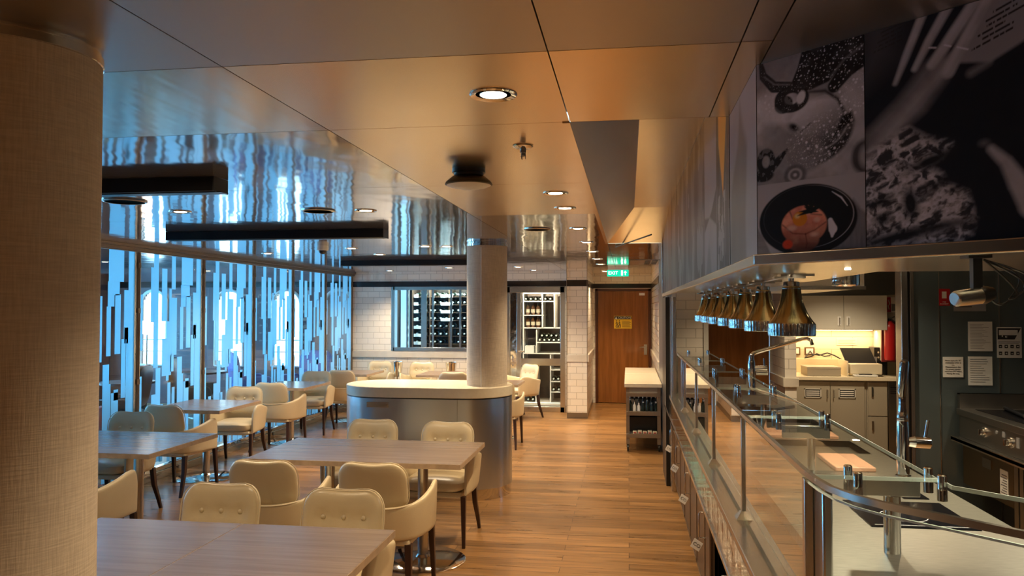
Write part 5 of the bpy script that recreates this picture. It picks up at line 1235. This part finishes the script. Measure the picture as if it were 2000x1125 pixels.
t = thing('caution_sign', 'yellow caution sign with black header on the brown corridor door', 'sign', (-.10, 14.695, 1.49))
s = B(-.263, .063, 14.692, 14.70, 1.374, 1.608).build('plate', M['yellow'], t)
B(-.257, .057, 14.690, 14.692, 1.545, 1.602).build('header', M['ink'], s)
text('CAUTION', 'lettering', (-.07, 14.689, 1.573), .052, M['white'], s)
MB().add([(-.245, 14.689, 1.552), (-.20, 14.689, 1.552), (-.2225, 14.689, 1.595)], [(0, 1, 2)]).build('warning_triangle', M['white'], s)
fg = MB()
for ox in (-.215, -.165): fg.tube([(ox, 14.690, 1.50), (ox + .012, 14.690, 1.46), (ox - .012, 14.690, 1.42), (ox - .005, 14.69, 1.39)], .006, 6).tube([(ox + .012, 14.690, 1.46), (ox + .025, 14.690, 1.43), (ox + .018, 14.69, 1.39)], .006, 6).tube([(ox - .02, 14.69, 1.47), (ox + .02, 14.69, 1.485)], .005, 6).cyl((ox + .002, 14.692, 1.518), (ox + .002, 14.689, 1.518), .010, 12)
for k in range(6): fg.box(-.115, .045 - .02 * (k % 2), 14.690, 14.692, 1.40 + k * .021, 1.407 + k * .021)
fg.build('figures_and_text', M['ink'], s)

# ================================================================ WINE CELLAR
def bottle(label, loc, m, kind, grp):
    t = thing('wine_bottle', label, 'bottle', loc, 0, grp, local=True)
    MB().lathe([(.0001, 0), (.034, 0), (.037, .006), (.037, .19), (.032, .215), (.015, .245), (.0135, .255)], n=16).build('glass_body', m, t)
    MB().lathe([(.0145, .25), (.0145, .30), (.0155, .302), (.0155, .31), (.0001, .312)], n=12).build('capsule', kind, t)
    MB().lathe([(.0376, .06), (.0376, .15)], n=16).build('wine_label', M['winelabel'], t)
    return t
fr = thing('wine_window', 'wide steel-framed wine display window with vertical bars in the tiled wall', 'display window', (-3.1, FY, 1.6))
f = MB().box(WX0 - .03, WX0 + .03, FY - .03, FY + .14, WZ0 - .03, WZ1 + .03).box(WX1 - .03, WX1 + .03, FY - .03, FY + .14, WZ0 - .03, WZ1 + .03).box(WX0, WX1, FY - .03, FY + .14, WZ1 - .03, WZ1 + .03).box(WX0, WX1, FY - .03, FY + .14, WZ0 - .03, WZ0 + .03)
f.build('frame', M['steel'], fr, bevel=.003)
for x, w in [(-3.80, .03), (-3.50, .10), (-3.34, .03), (-3.02, .03), (-2.86, .035), (-2.55, .03), (-2.38, .03)]:
    B(x - w / 2, x + w / 2, FY - .015, FY + .03, WZ0, WZ1).build('bar', M['steel'], fr)
B(WX0, WX1, FY + .05, FY + .056, WZ0, WZ1).build('pane', M['pane'], fr)
struct(MB().box(-4.1, -0.98, 14.25, 14.35, 0, CZ).box(-4.2, -4.1, FY + .12, 14.35, 0, CZ).build('wall_cellar', mat('cellar_back', (.10, .075, .06), .5), smooth=False))
struct(B(-4.2, -0.98, FY + .12, 14.3, 2.25, 2.37).build('ceiling', M['blackmat']))
t = thing('cool_cellar_panel', 'pale blue lit panel at the left end inside wine window', 'lit panel', (-3.93, 13.6, 1.6))
B(-3.99, -3.84, 13.55, 13.57, 1.05, 2.14).build('panel', mat('blue_lit_panel', (.3, .6, .9), .3, emit=(.25, .62, 1.0), estr=.5), t)
rk = thing('wine_rack', 'tall dark rack of lying bottles behind the barred wine window', 'wine rack', (-3.0, 13.9, 0))
rb = MB().box(-3.82, -2.15, 14.2, 14.24, .3, 2.2); rb.build('back_board', M['rackwood'], rk)
sh_ = MB(); up = MB()
SZ = [1.12, 1.26, 1.40, 1.54, 1.68, 1.82, 1.96]
for z in SZ: sh_.box(-3.82, -2.15, 13.72, 14.2, z - .012, z - .004)
for x in (-3.82, -3.50, -3.15, -2.80, -2.45, -2.15): up.box(x - .008, x + .008, 13.70, 14.2, 1.0, 2.2)
sh_.build('shelf', M['rackwood'], rk); up.build('upright', M['rackwood'], rk)
lb_ = MB()
for z in SZ[:3]: lb_.box(-3.79, -3.56, 13.69, 13.70, z - .02, z + .035)
for z in (1.54, 1.68, 1.82, 1.96): lb_.box(-3.79, -3.71, 13.69, 13.70, z - .02, z + .035)
for z in (1.54, 1.68, 1.82, 1.96): lb_.box(-3.30, -3.08, 13.69, 13.70, z - .02, z + .035)
for z in (1.54, 1.68, 1.82): lb_.box(-2.53, -2.40, 13.69, 13.70, z - .02, z + .05)
lb_.box(-2.76, -2.62, 13.69, 13.70, 1.38, 1.43); lb_.build('shelf_label', M['bottlecap'], rk)
G1 = 'wine bottles lying in the rack behind the barred window'
b0 = bottle('dark wine bottle lying on its side in the rack, pale capsule to the front', (0, 0, 0), M['bottle'], M['bottlecap'], G1)
LB = 'dark wine bottle lying on its side in the rack, pale capsule to the front'
first = True; rnd = random.Random(3)
for z in SZ:
    for c_ in range(15):
        x = -3.74 + c_ * .108
        if min(abs(x - q) for q in (-3.50, -3.15, -2.80, -2.45)) < .045: x += .03
        if rnd.random() < .12: continue
        o = b0 if first else copy_tree(b0); first = False
        o.location = (x, 14.02, z + .034); o.rotation_euler = (PI / 2, 0, 0)
l = bpy.data.lights.new('cellar_light', 'AREA'); l.shape = 'RECTANGLE'; l.size = 1.6; l.size_y = .05; l.energy = 22; l.color = (.62, .88, 1.0)
lo = bpy.data.objects.new('cellar_light', l); COL.objects.link(lo); lo.location = (-3.0, 13.55, 2.23); lo.rotation_euler = (math.radians(18), 0, 0)

cd = thing('cellar_door', 'steel-framed glass cellar door with handle between wine window and corridor', 'glass door', (-1.55, FY, 0))
f = MB().box(DX0 - .02, DX0 + .06, FY - .04, FY + .10, 0, DZ1 + .02).box(-1.88, -1.80, FY - .03, FY + .02, .06, DZ1 - .08).box(-1.135, DX1 + .015, FY - .04, FY + .10, 0, DZ1 + .02).box(DX0, DX1, FY - .04, FY + .10, DZ1 - .08, DZ1 + .02).box(DX0, DX1, FY - .04, FY + .1, 0, .09)
f.build('frame', M['steel'], cd, bevel=.004)
B(-1.80, -1.135, FY - .004, FY + .004, .09, DZ1 - .08).build('pane', M['pane'], cd)
B(-1.80, -1.135, FY - .02, FY - .005, .78, .90).build('cross_panel', M['steel'], cd)
B(-1.99, -1.88, FY - .004, FY + .004, .09, DZ1 - .08).build('side_pane', M['chrome_w'], cd)
MB().tube([(-1.84, FY - .03, 1.02), (-1.84, FY - .07, 1.02), (-1.74, FY - .07, 1.02)], .011, 10).build('handle', M['steel'], cd)
cs = thing('cellar_shelving', 'white and glass shelving inside the wine cellar behind the steel door', 'shelving', (-1.5, 13.8, 0))
s_ = MB()
for z, x0, x1 in ((2.00, -1.80, -1.1), (1.86, -1.80, -1.27), (1.62, -1.80, -1.45), (1.40, -1.80, -1.1), (1.15, -1.56, -1.1), (.96, -1.8, -1.1), (.76, -1.8, -1.58), (.62, -1.8, -1.58), (.48, -1.8, -1.58), (.34, -1.8, -1.58), (.68, -1.33, -1.1), (.48, -1.33, -1.1), (.30, -1.33, -1.1)):
    s_.box(x0, x1, 13.55, 14.1, z, z + .016)
s_.build('shelf', M['cellarwhite'], cs)
s_ = MB()
for x, z0, z1 in ((-1.47, 1.40, 2.0), (-1.26, 1.40, 2.1), (-1.57, .98, 1.38), (-1.58, .1, .78), (-1.33, .1, .95), (-1.80, .1, 2.1)): s_.box(x - .009, x + .009, 13.55, 14.1, z0, z1)
s_.build('divider', M['cellarwhite'], cs)
MB().box(-1.85, -1.05, 13.45, 14.24, .09, .13).build('floor_tray', M['cellarwhite'], cs)
l = bpy.data.lights.new('cellar_light', 'AREA'); l.shape = 'RECTANGLE'; l.size = .6; l.size_y = .05; l.energy = 24; l.color = (1, .86, .66)
lo = bpy.data.objects.new('cellar_light', l); COL.objects.link(lo); lo.location = (-1.45, 13.5, 2.22); lo.rotation_euler = (math.radians(12), 0, 0)
G2 = 'dark bottles lying on the cellar shelves'
q0 = copy_tree(b0); q0['label'] = 'dark bottle lying with its neck forward on a cellar shelf'; q0['group'] = G2; first = True
for z, xs in ((1.876, [-1.76 + .085 * k for k in range(6)]), (1.166, [-1.52 + .082 * k for k in range(5)]), (1.24, [-1.48 + .082 * k for k in range(4)]), (.776, [-1.72, -1.64]), (.636, [-1.72, -1.64]), (.496, [-1.72, -1.64]), (.356, [-1.72, -1.64]), (.136, [-1.72, -1.64]), (.496, [-1.28, -1.2]), (.316, [-1.28, -1.19])):
    for x in xs:
        o = q0 if first else copy_tree(q0); first = False
        o.location = (x, 13.9, z + .037); o.rotation_euler = (PI / 2, 0, 0)
u0 = bottle('brown bottle standing upright on an upper cellar shelf', (0, 0, 0), M['fluid'], M['ink'], 'bottles standing upright in the cellar'); first = True
for z, xs in ((1.636, [-1.73, -1.64, -1.55]), (1.416, [-1.73, -1.64, -1.55])):
    for x in xs:
        o = u0 if first else copy_tree(u0); first = False
        o.location = (x, 13.65, z); o.scale = (1, 1, .66)
t = thing('glass_decanter', 'tall clear glass decanter standing on the upper right cellar shelf', 'decanter', (-1.37, 13.7, 1.416))
MB().lathe([(.0001, 0), (.075, .005), (.078, .03), (.05, .09), (.02, .15), (.014, .30), (.022, .36), (.03, .37)], (-1.37, 13.7, 1.416), 28).build('glass_body', M['shelfglass'], t)
t = thing('paper_box', 'white paper box on the middle left cellar shelf', 'box', (-1.70, 13.7, .976))
MB().box(-1.78, -1.62, 13.6, 13.8, .976, 1.10).build('box_body', M['white'], t, bevel=.002)
B(-1.60, -1.595, 13.6, 13.8, .976, 1.10).build('flap', M['white'], t)

# ================================================================ LOUNGE BEYOND THE GLASS
def armchair(x, y, rz, m, label):
    t = thing('lounge_armchair', label, 'armchair', (x, y, 0), rz, 'lounge armchairs beyond the glass', local=True)
    weld(pillow(.6, .6, .12, .16, 10, lambda p: Vector((p.x, p.y, .38 + p.z))).build('seat', m, t))
    weld(pillow(.66, .55, .14, .13, 10, lambda p: Vector((p.x, -.30 - p.z - .15 * p.y, .74 + p.y))).build('backrest', m, t))
    for s in (-1, 1):
        weld(pillow(.55, .34, .1, .11, 8, lambda p: Vector((s * .33 + p.z, p.x, .45 + p.y))).build('armrest', m, t))
    for sx in (-1, 1):
        for sy in (-1, 1): MB().cyl((sx * .24, sy * .24, .32), (sx * .27, sy * .27, 0), .022, 10, .014).build('leg', M['darkwood'], t)
    return t
for x, y, r_, m_, lb in [(-6.2, 6.8, 1.2, 'loungedark', 'dark leather lounge armchair behind the first frosted panel'), (-6.3, 8.1, .4, 'loungered', 'red-edged lounge armchair low behind the second frosted panel'),
                         (-6.5, 9.3, 1.9, 'loungedark', 'dark lounge armchair behind the third frosted panel'), (-6.4, 11.0, -1.2, 'loungedark', 'dark lounge armchair behind the fourth frosted panel'),
                         (-6.3, 12.6, -.9, 'loungeblue', 'blue lounge armchair behind the fifth frosted panel'), (-5.5, 12.9, 2.9, 'loungeblue', 'blue lounge armchair low behind the last frosted panel')]:
    armchair(x, y, r_, M[m_], lb)
for x, y, lb in [(-6.9, 7.5, 'round dark lounge table between the first armchairs beyond the glass'), (-6.9, 10.1, 'round dark lounge table beyond the third glass bay'), (-6.8, 11.9, 'round dark lounge table by the blue armchair')]:
    t = thing('lounge_table', lb, 'table', (x, y, 0), group='round lounge tables beyond the glass')
    MB().lathe([(.0001, .70), (.36, .70), (.36, .73), (.0001, .73)], (x, y, 0), 36).build('tabletop', M['loungedark'], t)
    MB().lathe([(.22, 0), (.22, .015), (.035, .03), (.03, .70)], (x, y, 0), 24).build('pedestal', M['steel'], t)
t = thing('globe_lamp', 'small warm globe lamp glowing beyond the frosted glass', 'lamp', (-7.2, 11.0, 0))
MB().lathe([(.14, 0), (.14, .02), (.012, .03), (.012, 1.35)], (-7.2, 11.0, 0), 20).build('stand', M['steel'], t)
MB().lathe([(.0001, 1.35), (.08, 1.37), (.12, 1.46), (.08, 1.55), (.0001, 1.58)], (-7.2, 11.0, 0), 24).build('lamp_shade', mat('globe_glow', (1, .7, .5), .4, emit=(1, .55, .28), estr=2.5), t)
# end wall of the lounge with arched openings
lw = MB(); xa = -9.6; rr = .27
LX = (-8.70, -7.2, -6.1, -5.12)
for xc in LX:
    lw.box(xa, xc - rr, 13.5, 13.6, 0, CZ)
    for i in range(16):
        x0 = xc - rr + 2 * rr * i / 16; x1 = x0 + 2 * rr / 16; xm = (x0 + x1) / 2; top = 1.81 + math.sqrt(max(rr * rr - (xm - xc) ** 2, 0))
        lw.box(x0, x1, 13.5, 13.6, 0, .70); lw.box(x0, x1, 13.5, 13.6, top, CZ)
    xa = xc + rr
lw.box(xa, -4.8, 13.5, 13.6, 0, CZ)
struct(lw.build('wall_lounge', M['greywall'], smooth=False))
struct(B(-9.6, -4.85, 13.485, 13.5, 2.13, 2.24).build('trim_40', M['blacktrim']))
for i, xc in enumerate(LX):
    pth = [(xc - rr, 13.49, .70), (xc - rr, 13.49, 1.81)] + [(xc - rr * math.cos(PI * k / 14), 13.49, 1.81 + rr * math.sin(PI * k / 14)) for k in range(1, 14)] + [(xc + rr, 13.49, 1.81), (xc + rr, 13.49, .70), (xc - rr, 13.49, .70)]
    o = struct(MB().tube(pth, .03, 8).build('window_%d' % (40 + i), M['whiteplast']))
    if i < 3:
        MB().box(xc - rr, xc + rr, 13.55, 13.556, .70, 2.09).build('pane', M['pane'], o)
        MB().box(xc - rr, xc + rr, 13.53, 13.55, 1.16, 1.18).box(xc - rr, xc + rr, 13.53, 13.55, .95, .965).build('glazing_bar', M['whiteplast'], o)
    else: MB().box(xc - rr - .01, xc + rr + .01, 13.56, 13.59, .70, 2.09).build('alcove_back', M['alcove'], o)

# ---------------------------------------------------------------- lettering as real meshes
bpy.context.view_layer.update()
dg = bpy.context.evaluated_depsgraph_get()
for o in [o for o in COL.objects if o.type == 'FONT']:
    me = bpy.data.meshes.new_from_object(o.evaluated_get(dg)); n = bpy.data.objects.new(o.name.split('.')[0], me); COL.objects.link(n)
    n.parent = o.parent; n.location = o.location; n.rotation_euler = o.rotation_euler; n.scale = o.scale
    bpy.data.objects.remove(o)
